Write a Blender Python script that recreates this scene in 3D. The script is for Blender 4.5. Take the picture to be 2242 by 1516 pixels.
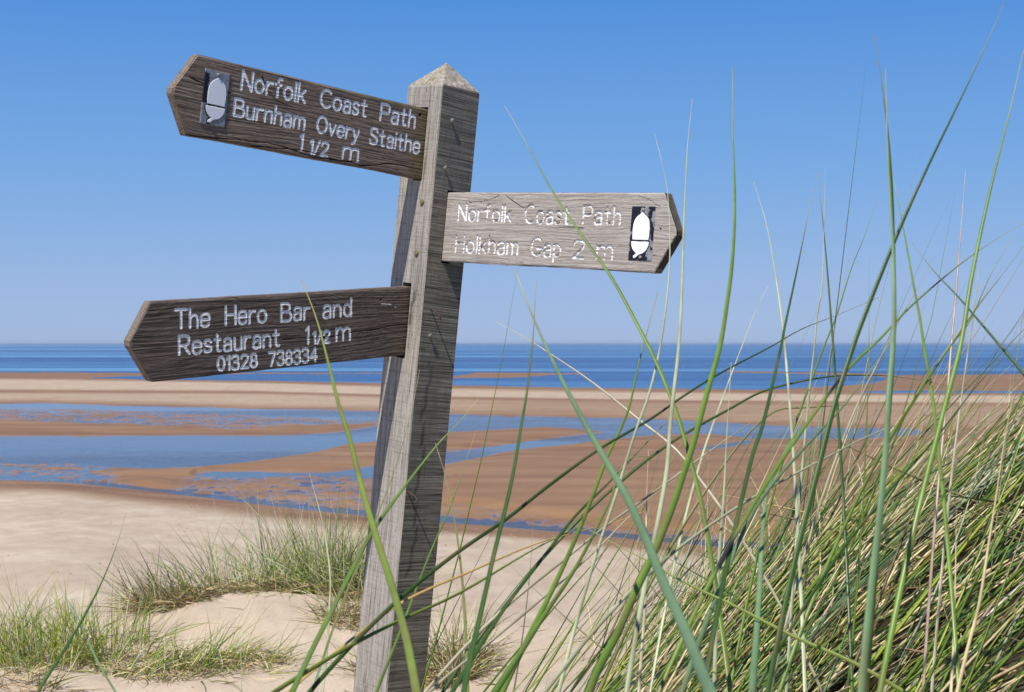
import bpy, math
import numpy as np
from mathutils import Vector, Matrix

for o in list(bpy.data.objects):
    bpy.data.objects.remove(o)
SC = bpy.context.scene
COL = SC.collection
RNG = np.random.default_rng(7)

# ------------------------------------------------------------------ camera, sky, sun, exposure
CAM_H = 5.0                       # metres above the water level
F = 3073.4                        # focal length in photograph pixels
CX, CY = 1121.0, 752.0            # centre column, horizon row
cam_d = bpy.data.cameras.new('camera')
cam = bpy.data.objects.new('camera', cam_d)
COL.objects.link(cam)
cam.location = (0, 0, CAM_H)
cam.rotation_euler = (math.radians(90), 0, 0)
cam_d.sensor_width = 36.0
cam_d.lens = 36.0 * F / 2242.0
cam_d.shift_y = -6.0 / 2242.0
cam_d.clip_start = 0.05
cam_d.clip_end = 60000.0
cam_d.dof.use_dof = True
cam_d.dof.focus_distance = 2.6
cam_d.dof.aperture_fstop = 22.0
SC.camera = cam

SUN_DIR = Vector((-0.2313, -0.5054, 0.8313))
SUN_EL = math.asin(SUN_DIR.z)
SUN_AZ = math.atan2(SUN_DIR.x, SUN_DIR.y)
world = bpy.data.worlds.new("World")
SC.world = world
world.use_nodes = True
wn = world.node_tree.nodes
wl = world.node_tree.links
wn.clear()
w_out = wn.new('ShaderNodeOutputWorld')
w_bg = wn.new('ShaderNodeBackground')
w_sky = wn.new('ShaderNodeTexSky')
w_sky.sky_type = 'NISHITA'
w_sky.sun_disc = False
w_sky.sun_elevation = SUN_EL
w_sky.sun_rotation = SUN_AZ
w_sky.altitude = 0
w_sky.air_density = 1.0
w_sky.dust_density = 0.4
w_sky.ozone_density = 3.0
w_bg.inputs['Strength'].default_value = 0.10
# clear northern sky: the Nishita sky graded by elevation to the photograph's violet-blue horizon
w_tc = wn.new('ShaderNodeTexCoord'); w_sep = wn.new('ShaderNodeSeparateXYZ'); w_rmp = wn.new('ShaderNodeValToRGB'); w_mix = wn.new('ShaderNodeMix'); w_scl = wn.new('ShaderNodeMix')
wl.new(w_tc.outputs['Generated'], w_sep.inputs[0]); wl.new(w_sep.outputs['Z'], w_rmp.inputs[0])
els = w_rmp.color_ramp.elements
SKY = [(0.0, (.290, .415, .655)), (0.03, (.258, .390, .660)), (0.12, (.146, .330, .665)), (0.245, (.053, .228, .625)), (0.6, (.030, .130, .430)), (1.0, (.022, .095, .330))]
while len(els) < len(SKY): els.new(0.5)
for e_, (p_, c_) in zip(els, SKY): e_.position = p_; e_.color = (*c_, 1)
w_scl.data_type = 'RGBA'; w_scl.blend_type = 'MULTIPLY'; w_scl.inputs[0].default_value = 1.0
w_scl.inputs[7].default_value = (10, 10, 10, 1); wl.new(w_rmp.outputs[0], w_scl.inputs[6])
w_mix.data_type = 'RGBA'; w_mix.inputs[0].default_value = 0.88
wl.new(w_sky.outputs[0], w_mix.inputs[6]); wl.new(w_scl.outputs[2], w_mix.inputs[7])
wl.new(w_mix.outputs[2], w_bg.inputs['Color'])
wl.new(w_bg.outputs[0], w_out.inputs['Surface'])

sun_d = bpy.data.lights.new('sun', 'SUN')
sun_d.energy = 5.0
sun_d.angle = math.radians(0.53)
sun_d.color = (1.0, 0.95, 0.87)
sun = bpy.data.objects.new('sun', sun_d)
COL.objects.link(sun)
sun.rotation_euler = SUN_DIR.to_track_quat('Z', 'Y').to_euler()

SC.view_settings.view_transform = 'Standard'
SC.view_settings.look = 'None'
SC.view_settings.exposure = 0.2
SC.view_settings.gamma = 1.0
SC.view_settings.use_curve_mapping = False
SC.render.engine = 'CYCLES'
SC.cycles.max_bounces = 6
SC.cycles.diffuse_bounces = 3
SC.cycles.transparent_max_bounces = 6

# ------------------------------------------------------------------ numpy helpers
def _hash(ix, iy, seed):
    n = (ix.astype(np.int64) * 374761393 + iy.astype(np.int64) * 668265263 + seed * 982451653) & 0x7fffffff
    n = ((n ^ (n >> 13)) * 1274126177) & 0x7fffffff
    n = (n ^ (n >> 16)) & 0xffff
    return n / 65535.0

def vnoise(x, y, seed=0):
    x, y = np.broadcast_arrays(np.asarray(x, float), np.asarray(y, float))
    ix = np.floor(x); iy = np.floor(y)
    fx = x - ix; fy = y - iy
    fx = fx * fx * (3 - 2 * fx); fy = fy * fy * (3 - 2 * fy)
    a = _hash(ix, iy, seed); b = _hash(ix + 1, iy, seed)
    c = _hash(ix, iy + 1, seed); d = _hash(ix + 1, iy + 1, seed)
    return (a * (1 - fx) + b * fx) * (1 - fy) + (c * (1 - fx) + d * fx) * fy

def fbm(x, y, seed=0, octv=4, gain=0.5):
    s = 0; a = 1.0; t = 0
    for i in range(octv):
        s = s + a * vnoise(x * 2 ** i, y * 2 ** i, seed + 17 * i); t += a; a *= gain
    return s / t

def sstep(a, b, x):
    t = np.clip((x - a) / (b - a), 0, 1)
    return t * t * (3 - 2 * t)

def mesh_from(name, verts, quads, mat=None, attrs=None, smooth=True, mat_idx=None, mats=None, tris=None):
    me = bpy.data.meshes.new(name)
    verts = np.asarray(verts, np.float32)
    quads = np.asarray(quads, np.int32).reshape(-1, 4)
    nq = len(quads)
    loops = quads.ravel(); starts = np.arange(nq) * 4; tot = np.full(nq, 4)
    if tris is not None and len(tris):
        tris = np.asarray(tris, np.int32).reshape(-1, 3)
        starts = np.concatenate([starts, nq * 4 + np.arange(len(tris)) * 3])
        tot = np.concatenate([tot, np.full(len(tris), 3)])
        loops = np.concatenate([loops, tris.ravel()])
    me.vertices.add(len(verts)); me.vertices.foreach_set('co', verts.ravel())
    me.loops.add(len(loops)); me.loops.foreach_set('vertex_index', loops.astype(np.int32))
    me.polygons.add(len(starts))
    me.polygons.foreach_set('loop_start', starts.astype(np.int32))
    me.polygons.foreach_set('loop_total', tot.astype(np.int32))
    me.polygons.foreach_set('use_smooth', np.full(len(starts), smooth, bool))
    if mat_idx is not None:
        me.polygons.foreach_set('material_index', np.asarray(mat_idx, np.int32))
    for m in (mats or [mat]):
        me.materials.append(m)
    for k, v in (attrs or {}).items():
        v = np.asarray(v, np.float32)
        if v.ndim == 1:
            a = me.attributes.new(k, 'FLOAT', 'POINT'); a.data.foreach_set('value', v)
        else:
            if v.shape[1] == 3: v = np.concatenate([v, np.ones((len(v), 1), np.float32)], 1)
            a = me.attributes.new(k, 'FLOAT_COLOR', 'POINT'); a.data.foreach_set('color', v.ravel())
    me.update(calc_edges=True)
    me.validate()
    return me

def link(name, me, parent=None, matrix=None):
    o = bpy.data.objects.new(name, me)
    COL.objects.link(o)
    if parent: o.parent = parent
    if matrix is not None: o.matrix_local = matrix
    return o

def tag(o, label=None, cat=None, group=None, kind=None):
    if label: o['label'] = label
    if cat: o['category'] = cat
    if group: o['group'] = group
    if kind: o['kind'] = kind
    return o

# ------------------------------------------------------------------ material helpers
class NT:
    def __init__(s, name):
        s.m = bpy.data.materials.new(name); s.m.use_nodes = True
        s.t = s.m.node_tree; s.t.nodes.clear()
        s.out = s.t.nodes.new('ShaderNodeOutputMaterial')
        s.b = s.t.nodes.new('ShaderNodeBsdfPrincipled')
        s.t.links.new(s.b.outputs[0], s.out.inputs['Surface'])
    def n(s, typ, **kw):
        nd = s.t.nodes.new(typ)
        for k, v in kw.items(): setattr(nd, k, v)
        return nd
    def set(s, sock, v):
        if hasattr(v, 'is_linked') or isinstance(v, bpy.types.NodeSocket): s.t.links.new(v, sock)
        elif isinstance(v, (tuple, list)) and sock.type == 'RGBA' and len(v) == 3: sock.default_value = (*v, 1)
        else: sock.default_value = v
    def coord(s, scale=(1, 1, 1), kind='Object', loc=(0, 0, 0), rot=(0, 0, 0)):
        tc = s.n('ShaderNodeTexCoord'); mp = s.n('ShaderNodeMapping')
        s.t.links.new(tc.outputs[kind], mp.inputs[0])
        mp.inputs['Scale'].default_value = scale; mp.inputs['Location'].default_value = loc; mp.inputs['Rotation'].default_value = rot
        return mp.outputs[0]
    def noise(s, vec, scale=1, detail=4, rough=0.5, dist=0.0):
        nd = s.n('ShaderNodeTexNoise'); s.set(nd.inputs['Vector'], vec)
        nd.inputs['Scale'].default_value = scale; nd.inputs['Detail'].default_value = detail
        nd.inputs['Roughness'].default_value = rough; nd.inputs['Distortion'].default_value = dist
        return nd.outputs['Fac']
    def ramp(s, fac, stops, interp='LINEAR'):
        nd = s.n('ShaderNodeValToRGB'); s.set(nd.inputs[0], fac); cr = nd.color_ramp; cr.interpolation = interp
        while len(cr.elements) < len(stops): cr.elements.new(0.5)
        for e, (p, c) in zip(cr.elements, stops):
            e.position = p
            e.color = (c, c, c, 1) if isinstance(c, (int, float)) else (*c, 1)
        return nd.outputs[0]
    def mix(s, fac, a, b, mode='MIX'):
        nd = s.n('ShaderNodeMix', data_type='RGBA', blend_type=mode)
        s.set(nd.inputs[0], fac); s.set(nd.inputs[6], a); s.set(nd.inputs[7], b)
        return nd.outputs[2]
    def math(s, op, a, b=0.0, c=None):
        nd = s.n('ShaderNodeMath', operation=op); s.set(nd.inputs[0], a); s.set(nd.inputs[1], b)
        if c is not None: s.set(nd.inputs[2], c)
        return nd.outputs[0]
    def attr(s, name, out='Fac'):
        nd = s.n('ShaderNodeAttribute', attribute_name=name); return nd.outputs[out]
    def bump(s, h, strength=0.5, dist=0.01, normal=None):
        nd = s.n('ShaderNodeBump'); s.set(nd.inputs['Height'], h)
        nd.inputs['Strength'].default_value = strength; nd.inputs['Distance'].default_value = dist
        if normal is not None: s.t.links.new(normal, nd.inputs['Normal'])
        return nd.outputs[0]
    def P(s, **kw):
        for k, v in kw.items(): s.set(s.b.inputs[k.replace('_', ' ')], v)
        return s.m

def sep(nt, vec):
    nd = nt.n('ShaderNodeSeparateXYZ'); nt.set(nd.inputs[0], vec); return nd.outputs
def comb(nt, x, y, z):
    nd = nt.n('ShaderNodeCombineXYZ')
    for i, v in enumerate((x, y, z)): nt.set(nd.inputs[i], v)
    return nd.outputs[0]

def board_wood(name, dark, mid, light, seed, swirl=0.012):
    """weathered oak: grain runs along local x, waves around knots; paint and crack masks are vertex attributes"""
    nt = NT(name)
    co = nt.coord(loc=(seed * 3.1, seed * 1.7, 0))
    x, y, z = sep(nt, co)
    wob = nt.noise(nt.coord((3.5, 9, 1), loc=(seed, 0, 0)), 1, 2)
    wob2 = nt.noise(nt.coord((14, 30, 1), loc=(seed, 4, 0)), 1, 2)
    y2 = nt.math('ADD', y, nt.math('MULTIPLY', wob, swirl * 4))
    y2 = nt.math('ADD', y2, nt.math('MULTIPLY', wob2, swirl * 0.7))
    gvec = comb(nt, nt.math('MULTIPLY', x, 11.0), nt.math('MULTIPLY', y2, 260.0), nt.math('MULTIPLY', z, 200.0))
    g1 = nt.noise(gvec, 1.0, 5, 0.65)
    gvec2 = comb(nt, nt.math('MULTIPLY', x, 60.0), nt.math('MULTIPLY', y2, 1000.0), nt.math('MULTIPLY', z, 700.0))
    g2 = nt.noise(gvec2, 1.0, 3, 0.6)
    gvec3 = comb(nt, nt.math('MULTIPLY', x, 9.0), nt.math('MULTIPLY', y2, 120.0), 0.0)
    g3 = nt.noise(gvec3, 1.0, 3, 0.5)
    blot = nt.noise(nt.coord((7, 16, 5), loc=(seed * 5, 2, 0)), 1, 4, 0.6)
    col = nt.ramp(g1, [(0.30, dark), (0.48, mid), (0.70, light)])
    col = nt.mix(nt.ramp(g2, [(0.30, 1.0), (0.46, 0.0)]), col, tuple(c * 0.45 for c in dark))
    crk = nt.ramp(g3, [(0.25, 0.8), (0.32, 0.0)])
    col = nt.mix(crk, col, tuple(c * 0.3 for c in dark))
    col = nt.mix(nt.ramp(blot, [(0.35, 0.0), (0.7, 0.55)]), col, nt.mix(0.5, tuple(c * 1.15 for c in mid), (0.16, 0.12, 0.10)))
    # the end near the post keeps more algae
    col = nt.mix(nt.math('MULTIPLY', nt.attr('algae'), nt.ramp(blot, [(0.3, 0.3), (0.6, 1.0)])), col, (0.12, 0.105, 0.035))
    col = nt.mix(nt.attr('fresh'), col, nt.ramp(g1, [(0.3, (0.07, 0.045, 0.032)), (0.6, (0.18, 0.125, 0.09))]))
    col = nt.mix(nt.attr('crack'), col, (0.012, 0.010, 0.009))
    pn = nt.noise(nt.coord((900, 900, 900)), 1, 2)
    paint = nt.mix(pn, (0.86, 0.86, 0.87), (0.94, 0.94, 0.94))
    col = nt.mix(nt.attr('paint'), col, paint)
    h = nt.math('ADD', nt.math('MULTIPLY', g1, 1.0), nt.math('MULTIPLY', g2, 0.5))
    h = nt.math('SUBTRACT', h, nt.math('MULTIPLY', crk, 0.8))
    nrm = nt.bump(h, 0.8, 0.0016)
    return nt.P(Base_Color=col, Roughness=0.86, Normal=nrm, Specular_IOR_Level=0.25)

def post_wood(name, kind):
    nt = NT(name)
    co = nt.coord()
    x, y, z = sep(nt, co)
    if kind == 'side':
        g1 = nt.noise(comb(nt, nt.math('MULTIPLY', x, 330.0), nt.math('MULTIPLY', y, 330.0), nt.math('MULTIPLY', z, 9.0)), 1, 5, 0.65, 0.3)
        g2 = nt.noise(comb(nt, nt.math('MULTIPLY', x, 900.0), nt.math('MULTIPLY', y, 900.0), nt.math('MULTIPLY', z, 90.0)), 1, 3, 0.6)
        saw = nt.noise(comb(nt, nt.math('MULTIPLY', x, 12.0), nt.math('MULTIPLY', y, 12.0), nt.math('MULTIPLY', z, 420.0)), 1, 2, 0.5)
        col = nt.ramp(g1, [(0.30, (0.10, 0.088, 0.072)), (0.45, (0.31, 0.282, 0.245)), (0.70, (0.48, 0.44, 0.385))])
        col = nt.mix(nt.ramp(g2, [(0.30, 0.85), (0.43, 0.0)]), col, (0.06, 0.05, 0.042))
        col = nt.mix(nt.ramp(saw, [(0.30, 0.45), (0.42, 0.0)]), col, (0.11, 0.095, 0.08))
        h = nt.math('ADD', g1, nt.math('MULTIPLY', g2, 0.6))
        h = nt.math('ADD', h, nt.math('MULTIPLY', saw, 0.35))
    elif kind == 'sawn':
        g1 = nt.noise(comb(nt, nt.math('MULTIPLY', x, 7.0), nt.math('MULTIPLY', y, 7.0), nt.math('MULTIPLY', nt.math('ADD', z, nt.math('MULTIPLY', y, 0.05)), 300.0)), 1, 4, 0.65)
        g2 = nt.noise(comb(nt, nt.math('MULTIPLY', x, 420.0), nt.math('MULTIPLY', y, 420.0), nt.math('MULTIPLY', z, 14.0)), 1, 4, 0.6)
        g3 = nt.noise(comb(nt, nt.math('MULTIPLY', x, 4.0), nt.math('MULTIPLY', y, 4.0), nt.math('MULTIPLY', z, 170.0)), 1, 3, 0.5)
        blot = nt.noise(nt.coord((14, 14, 5)), 1, 4, 0.6)
        col = nt.ramp(g1, [(0.32, (0.07, 0.059, 0.044)), (0.48, (0.205, 0.178, 0.140)), (0.70, (0.40, 0.355, 0.285))])
        col = nt.mix(nt.ramp(g3, [(0.30, 0.8), (0.40, 0.0)]), col, (0.05, 0.045, 0.04))
        col = nt.mix(nt.ramp(g2, [(0.29, 0.85), (0.37, 0.0)]), col, (0.04, 0.035, 0.03))
        col = nt.mix(nt.ramp(blot, [(0.4, 0.0), (0.65, 0.5)]), col, (0.14, 0.128, 0.108))
        h = nt.math('ADD', g1, nt.math('MULTIPLY', g2, 0.5))
    else:  # cap with lichen
        g1 = nt.noise(nt.coord((150, 150, 150)), 1, 5, 0.7)
        g2 = nt.noise(nt.coord((60, 60, 60)), 1, 4, 0.6)
        col = nt.ramp(g1, [(0.3, (0.12, 0.10, 0.075)), (0.5, (0.30, 0.26, 0.21)), (0.75, (0.45, 0.41, 0.35))])
        col = nt.mix(nt.ramp(g2, [(0.58, 0.0), (0.66, 0.8)]), col, (0.50, 0.48, 0.43))
        col = nt.mix(nt.ramp(g2, [(0.36, 0.8), (0.44, 0.0)]), col, (0.15, 0.14, 0.055))
        h = g1
    col = nt.mix(nt.attr('crack'), col, (0.012, 0.010, 0.009))
    nrm = nt.bump(h, 0.8, 0.0016)
    return nt.P(Base_Color=col, Roughness=0.88, Normal=nrm, Specular_IOR_Level=0.2)

def metal_mat(name, col, rough=0.45, metallic=0.8):
    nt = NT(name)
    n = nt.noise(nt.coord((300, 300, 300)), 1, 4, 0.6)
    c = nt.mix(nt.ramp(n, [(0.4, 0.0), (0.7, 0.6)]), col, tuple(v * 0.45 for v in col))
    return nt.P(Base_Color=c, Roughness=rough, Metallic=metallic)

def plaque_mat():
    nt = NT('enamelled_plate')
    n = nt.noise(nt.coord((160, 160, 160)), 1, 4, 0.6)
    base = nt.ramp(n, [(0.3, (0.20, 0.20, 0.21)), (0.6, (0.36, 0.37, 0.39))])
    col = nt.mix(nt.attr('film'), base, (0.012, 0.013, 0.02))
    col = nt.mix(nt.attr('paint'), col, (0.92, 0.93, 0.95))
    met = nt.math('MULTIPLY', nt.math('SUBTRACT', 1.0, nt.attr('film')), nt.math('MULTIPLY', nt.math('SUBTRACT', 1.0, nt.attr('paint')), 0.35))
    return nt.P(Base_Color=col, Roughness=0.5, Metallic=met, Specular_IOR_Level=0.3)

def grass_mat(name):
    nt = NT(name)
    c = nt.attr('hue', 'Color')
    nz = nt.noise(nt.coord((60, 60, 60)), 1, 3, 0.6)
    c2 = nt.mix(nt.ramp(nz, [(0.3, 0.35), (0.6, 0.0)]), c, nt.mix(1.0, c, (0.55, 0.62, 0.5), 'MULTIPLY'))
    nt.P(Base_Color=c2, Roughness=0.34, Specular_IOR_Level=0.42)
    tr = nt.n('ShaderNodeBsdfTranslucent'); nt.set(tr.inputs['Color'], c2)
    mx = nt.n('ShaderNodeMixShader'); mx.inputs[0].default_value = 0.17
    nt.t.links.new(nt.b.outputs[0], mx.inputs[1]); nt.t.links.new(tr.outputs[0], mx.inputs[2])
    nt.t.links.new(mx.outputs[0], nt.out.inputs['Surface'])
    return nt.m

def sand_mat():
    nt = NT('sand')
    wet = nt.attr('wet')
    big = nt.noise(nt.coord((0.12, 0.5, 1)), 1, 5, 0.6)
    mid = nt.noise(nt.coord((2.4, 0.8, 1)), 1, 5, 0.62)
    fine = nt.noise(nt.coord((55, 55, 55)), 1, 4, 0.7)
    grain = nt.noise(nt.coord((420, 420, 420)), 1, 2, 0.6)
    dry = nt.ramp(mid, [(0.30, (0.42, 0.337, 0.25)), (0.55, (0.51, 0.418, 0.315)), (0.75, (0.58, 0.485, 0.375))])
    dry = nt.mix(nt.ramp(fine, [(0.34, 0.35), (0.48, 0.0)]), dry, (0.33, 0.25, 0.17))
    dry = nt.mix(nt.ramp(grain, [(0.36, 0.4), (0.46, 0.0)]), dry, (0.26, 0.19, 0.12))
    patch = nt.noise(nt.coord((0.5, 0.22, 1), loc=(3, 7, 0)), 1, 5, 0.68)
    dry = nt.mix(nt.ramp(patch, [(0.40, 0.0), (0.62, 0.55)]), dry, (0.37, 0.285, 0.205))
    wetc = nt.ramp(big, [(0.30, (0.168, 0.086, 0.040)), (0.52, (0.240, 0.132, 0.062)), (0.78, (0.30, 0.180, 0.094))])
    col = nt.mix(wet, dry, wetc)
    # crushed shell along the tide line
    sh = nt.noise(nt.coord((9, 5, 9)), 1, 2, 0.5)
    shm = nt.math('MULTIPLY', nt.ramp(sh, [(0.67, 0.0), (0.70, 1.0)]), nt.attr('shell'))
    col = nt.mix(nt.math('MULTIPLY', shm, 0.6), col, (0.62, 0.55, 0.45))
    litter_shade = nt.math('MULTIPLY', nt.attr('litter'), nt.ramp(mid, [(0.25, 0.75), (0.5, 1.0)]))
    col = nt.mix(litter_shade, col, nt.ramp(fine, [(0.3, (0.012, 0.009, 0.005)), (0.7, (0.045, 0.032, 0.018))]))  # leaf litter, coloured near black to paint in the shade between blades
    rough = nt.math('SUBTRACT', 0.95, nt.math('MULTIPLY', wet, 0.42))
    h = nt.math('ADD', nt.math('MULTIPLY', mid, 1.0), nt.math('MULTIPLY', fine, 0.25))
    nrm = nt.bump(h, 0.35, 0.02)
    rough = nt.math('SUBTRACT', rough, nt.math('MULTIPLY', nt.attr('film'), 0.34))
    spec = nt.math('ADD', nt.math('MULTIPLY', wet, 0.05), nt.math('MULTIPLY', nt.attr('film'), 0.42))
    return nt.P(Base_Color=col, Roughness=rough, Normal=nrm, Specular_IOR_Level=spec)

def pool_mat():
    nt = NT('pool_water')
    r1 = nt.noise(nt.coord((1.1, 3.4, 1)), 1, 4, 0.65)
    patch = nt.noise(nt.coord((0.022, 0.075, 1), loc=(.35, .2, 0)), 1, 3, 0.5)
    nrm = nt.bump(nt.math('MULTIPLY', r1, nt.ramp(patch, [(0.44, 0.12), (0.56, 1.0)])), 0.55, 0.09)
    gl = nt.n('ShaderNodeBsdfGlossy'); gl.inputs['Roughness'].default_value = 0.10; nt.t.links.new(nrm, gl.inputs['Normal'])
    gl.inputs['Color'].default_value = (.95, .97, 1, 1)
    tr = nt.n('ShaderNodeBsdfTransparent'); tr.inputs['Color'].default_value = (0.36, 0.50, 0.72, 1)
    fr = nt.n('ShaderNodeFresnel'); fr.inputs['IOR'].default_value = 1.33; nt.t.links.new(nrm, fr.inputs['Normal'])
    mx = nt.n('ShaderNodeMixShader'); nt.t.links.new(fr.outputs[0], mx.inputs[0])
    nt.t.links.new(tr.outputs[0], mx.inputs[1]); nt.t.links.new(gl.outputs[0], mx.inputs[2])
    nt.t.links.new(mx.outputs[0], nt.out.inputs['Surface'])
    return nt.m

def sea_mat():
    nt = NT('sea_water')
    w1 = nt.noise(nt.coord((0.22, 0.9, 1)), 1, 5, 0.62)
    w2 = nt.noise(nt.coord((1.5, 4.0, 1)), 1, 3, 0.6)
    bands = nt.noise(nt.coord((0.00035, 0.0040, 1)), 1, 9, 0.78)
    h = nt.math('ADD', w1, nt.math('MULTIPLY', w2, 0.3))
    bs = nt.ramp(bands, [(0.43, 0.15), (0.55, 1.0)])
    nrm = nt.bump(nt.math('MULTIPLY', h, bs), 0.7, 0.55)
    col = nt.ramp(bands, [(0.43, (0.10, 0.26, 0.40)), (0.50, (0.018, 0.075, 0.20)), (0.57, (0.005, 0.026, 0.10))])
    foam = nt.math('MULTIPLY', nt.ramp(nt.noise(nt.coord((0.012, 0.30, 1)), 1, 4, 0.65), [(0.60, 0.0), (0.66, 1.0)]), nt.attr('surf'))
    col = nt.mix(nt.math('MULTIPLY', foam, 0.6), col, (0.75, 0.76, 0.78))
    return nt.P(Base_Color=col, Roughness=0.22, IOR=1.33, Specular_IOR_Level=0.36, Normal=nrm)

M_A = board_wood('dark_oak', (0.070, 0.049, 0.034), (0.230, 0.164, 0.120), (0.39, 0.296, 0.225), 1)
M_B = board_wood('blackened_oak', (0.042, 0.032, 0.025), (0.130, 0.099, 0.079), (0.245, 0.195, 0.162), 2, 0.02)
M_C = board_wood('silvered_oak', (0.22, 0.193, 0.168), (0.385, 0.345, 0.31), (0.50, 0.46, 0.42), 3, 0.012)
M_END_A = board_wood('end_grain', (0.085, 0.065, 0.048), (0.19, 0.15, 0.115), (0.29, 0.24, 0.195), 4)
M_END_C = board_wood('dark_end_grain', (0.045, 0.035, 0.03), (0.10, 0.08, 0.065), (0.17, 0.14, 0.11), 5)
M_SIDE = post_wood('post_oak', 'side'); M_SAWN = post_wood('post_sawn_oak', 'sawn'); M_CAP = post_wood('post_lichen_oak', 'cap')
M_NAIL = metal_mat('galvanised_steel', (0.34, 0.32, 0.29), 0.55, 0.3)
M_RUST = metal_mat('rusty_iron', (0.07, 0.045, 0.035), 0.8, 0.2)
M_PEG = metal_mat('mossy_oak_peg', (0.17, 0.15, 0.065), 0.9, 0.0)
M_PLAQUE = plaque_mat()
M_GRASS = grass_mat('marram_leaf')
M_SAND = sand_mat(); M_POOL = pool_mat(); M_SEA = sea_mat()
_nt = NT('dried_seaweed'); _nt.P(Base_Color=(0.07, 0.04, 0.025), Roughness=0.9); M_WEED = _nt.m

# ------------------------------------------------------------------ the ground: dune, beach and tidal flats in one sheet
def pl(px, pts):
    p = np.array(pts, float); return np.interp(px, p[:, 0], p[:, 1])

def dune_height(x, y):
    """sand surface of the near dune, metres above water (camera at 5)"""
    base = 3.80 + 0.05 * (fbm(x * 1.3 + 9, y * 1.3, 3, 3) - 0.5)
    base = base + 0.14 * np.exp(-(((x + 1.05) / 0.55) ** 2 + ((y - 6.05) / 0.55) ** 2))       # hummock under the tuft
    u = x + 0.25
    rise = 1.04 * 0.5 * (u + np.sqrt(u * u + 0.06)) - 0.03
    rise = np.clip(1.9 * (1 - np.exp(-rise / 1.9)), 0, None) * (1 - 0.72 * sstep(2.6, 5.0, y))
    base = base + rise
    edge = 6.25 - 0.25 * sstep(-1.9, -1.5, -x) - 0.7 * sstep(-0.6, 0.3, x) + 0.5 * sstep(0.4, 1.8, x) + 0.3 * (fbm(x * 0.8, y * 0 + 1, 5, 2) - 0.5)
    drop = 2.75 * sstep(0, 7.0, y - edge) + 0.10 * np.clip(y - edge, 0, 3)
    drop = drop + rise * sstep(0, 5.0, y - edge)
    return base - drop

SHORE = [(-1500, 1030), (-800, 1038), (0, 1052), (60, 1050), (200, 1059), (300, 1075), (440, 1088), (557, 1103), (675, 1118), (793, 1129), (975, 1144), (1150, 1158), (1400, 1182), (1600, 1200), (2242, 1240), (3500, 1290)]
E0 = [(-1500, 818), (150, 818), (200, 828), (310, 831), (430, 833), (560, 834), (840, 839), (1000, 844), (1300, 850), (1600, 852.5), (1700, 853), (1760, 850), (1830, 845), (1900, 841), (1935, 834), (1950, 822), (2242, 819), (3500, 817)]

def band(px, py, top, bot):
    t = pl(px, top); b = pl(px, bot)
    return np.minimum(py - t, b - py)

_sx = np.arange(-1700, 3700, 10.0); _sy = pl(_sx, SHORE)
for _ in range(3): _sy = np.convolve(np.pad(_sy, 7, 'edge'), np.ones(15) / 15, 'valid')
def shore_at(px): return np.interp(px, _sx, _sy)

def water_mask(px, py):
    W = pl(px, E0) - py
    S = band(px, py, [(-1500, 810), (150, 816), (250, 817.3), (560, 816.3), (840, 816.5), (850, 830)], [(-1500, 850), (150, 840), (200, 827), (310, 823), (560, 819), (840, 818.3), (850, 820)])
    W = np.where(px < 850, np.minimum(W, -S), W)
    S = band(px, py, [(985, 826), (1045, 816), (1290, 817.6), (1300, 825)], [(985, 829), (1060, 828), (1140, 826.5), (1200, 822), (1290, 819), (1300, 818)])
    W = np.where((px > 985) & (px < 1300), np.minimum(W, -S), W)
    S = band(px, py, [(1560, 818), (1600, 813.5), (1700, 814.5), (1850, 817), (1960, 819), (2000, 819)], [(1560, 813), (1600, 816), (1700, 818), (1850, 821), (1900, 823), (1960, 828)])
    W = np.where((px > 1560) & (px < 1960), np.minimum(W, -S), W)
    A = band(px, py, [(-1500, 882), (0, 885), (100, 884), (330, 891), (600, 897), (830, 902), (1000, 909), (1100, 912), (1300, 916), (1500, 921), (1640, 931), (1760, 936), (2000, 941), (2040, 950)],
             [(-1500, 897), (0, 895), (200, 897), (420, 905), (560, 910), (700, 916), (840, 924), (905, 938), (940, 946), (985, 946), (1100, 940), (1190, 935), (1240, 937), (1320, 945), (1325, 958), (1420, 953), (1500, 950), (1560, 950), (1640, 960), (1750, 962), (1900, 960), (2000, 953), (2040, 946)])
    B = band(px, py, [(-1500, 957), (0, 957), (400, 955), (560, 956), (640, 954), (730, 949), (790, 941), (830, 934), (900, 926), (960, 940), (985, 990)],
             [(-1500, 990), (0, 1008), (100, 1012), (180, 1019), (260, 1024), (340, 1026), (430, 1022), (540, 1012), (620, 1001), (700, 988), (770, 971), (830, 966), (900, 957), (960, 946), (985, 940)])
    C = band(px, py, [(415, 1050), (430, 1039), (470, 1033), (560, 1034), (640, 1037), (720, 1036), (760, 1030), (820, 1021), (985, 991), (1050, 983), (1100, 975), (1180, 964), (1250, 956), (1320, 948), (1430, 945), (1440, 960)],
             [(415, 1040), (500, 1047), (560, 1044), (640, 1043), (720, 1042), (780, 1046), (820, 1045), (900, 1035), (985, 1015), (1060, 1000), (1100, 990), (1150, 982), (1250, 972), (1330, 961), (1430, 953), (1440, 950)])
    Dd = band(px, py, [(1490, 988), (1560, 977), (1640, 964), (1650, 970)], [(1490, 984), (1560, 984), (1640, 972), (1650, 966)])
    E = band(px, py, [(1840, 862), (1900, 856.5), (2242, 856), (3500, 855)], [(1840, 858), (1900, 860.5), (2242, 861), (3500, 862)])
    for k in (A, B, C, Dd, E): W = np.maximum(W, k)
    sh = shore_at(px)
    wd = pl(px, [(-1500, 8), (0, 9), (60, 6), (200, 7), (440, 9), (793, 8), (975, 11), (1400, 10), (2242, 10)])
    W = np.maximum(W, np.minimum(py - (sh - wd), sh - py) * 1.2)
    return W, sh

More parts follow.
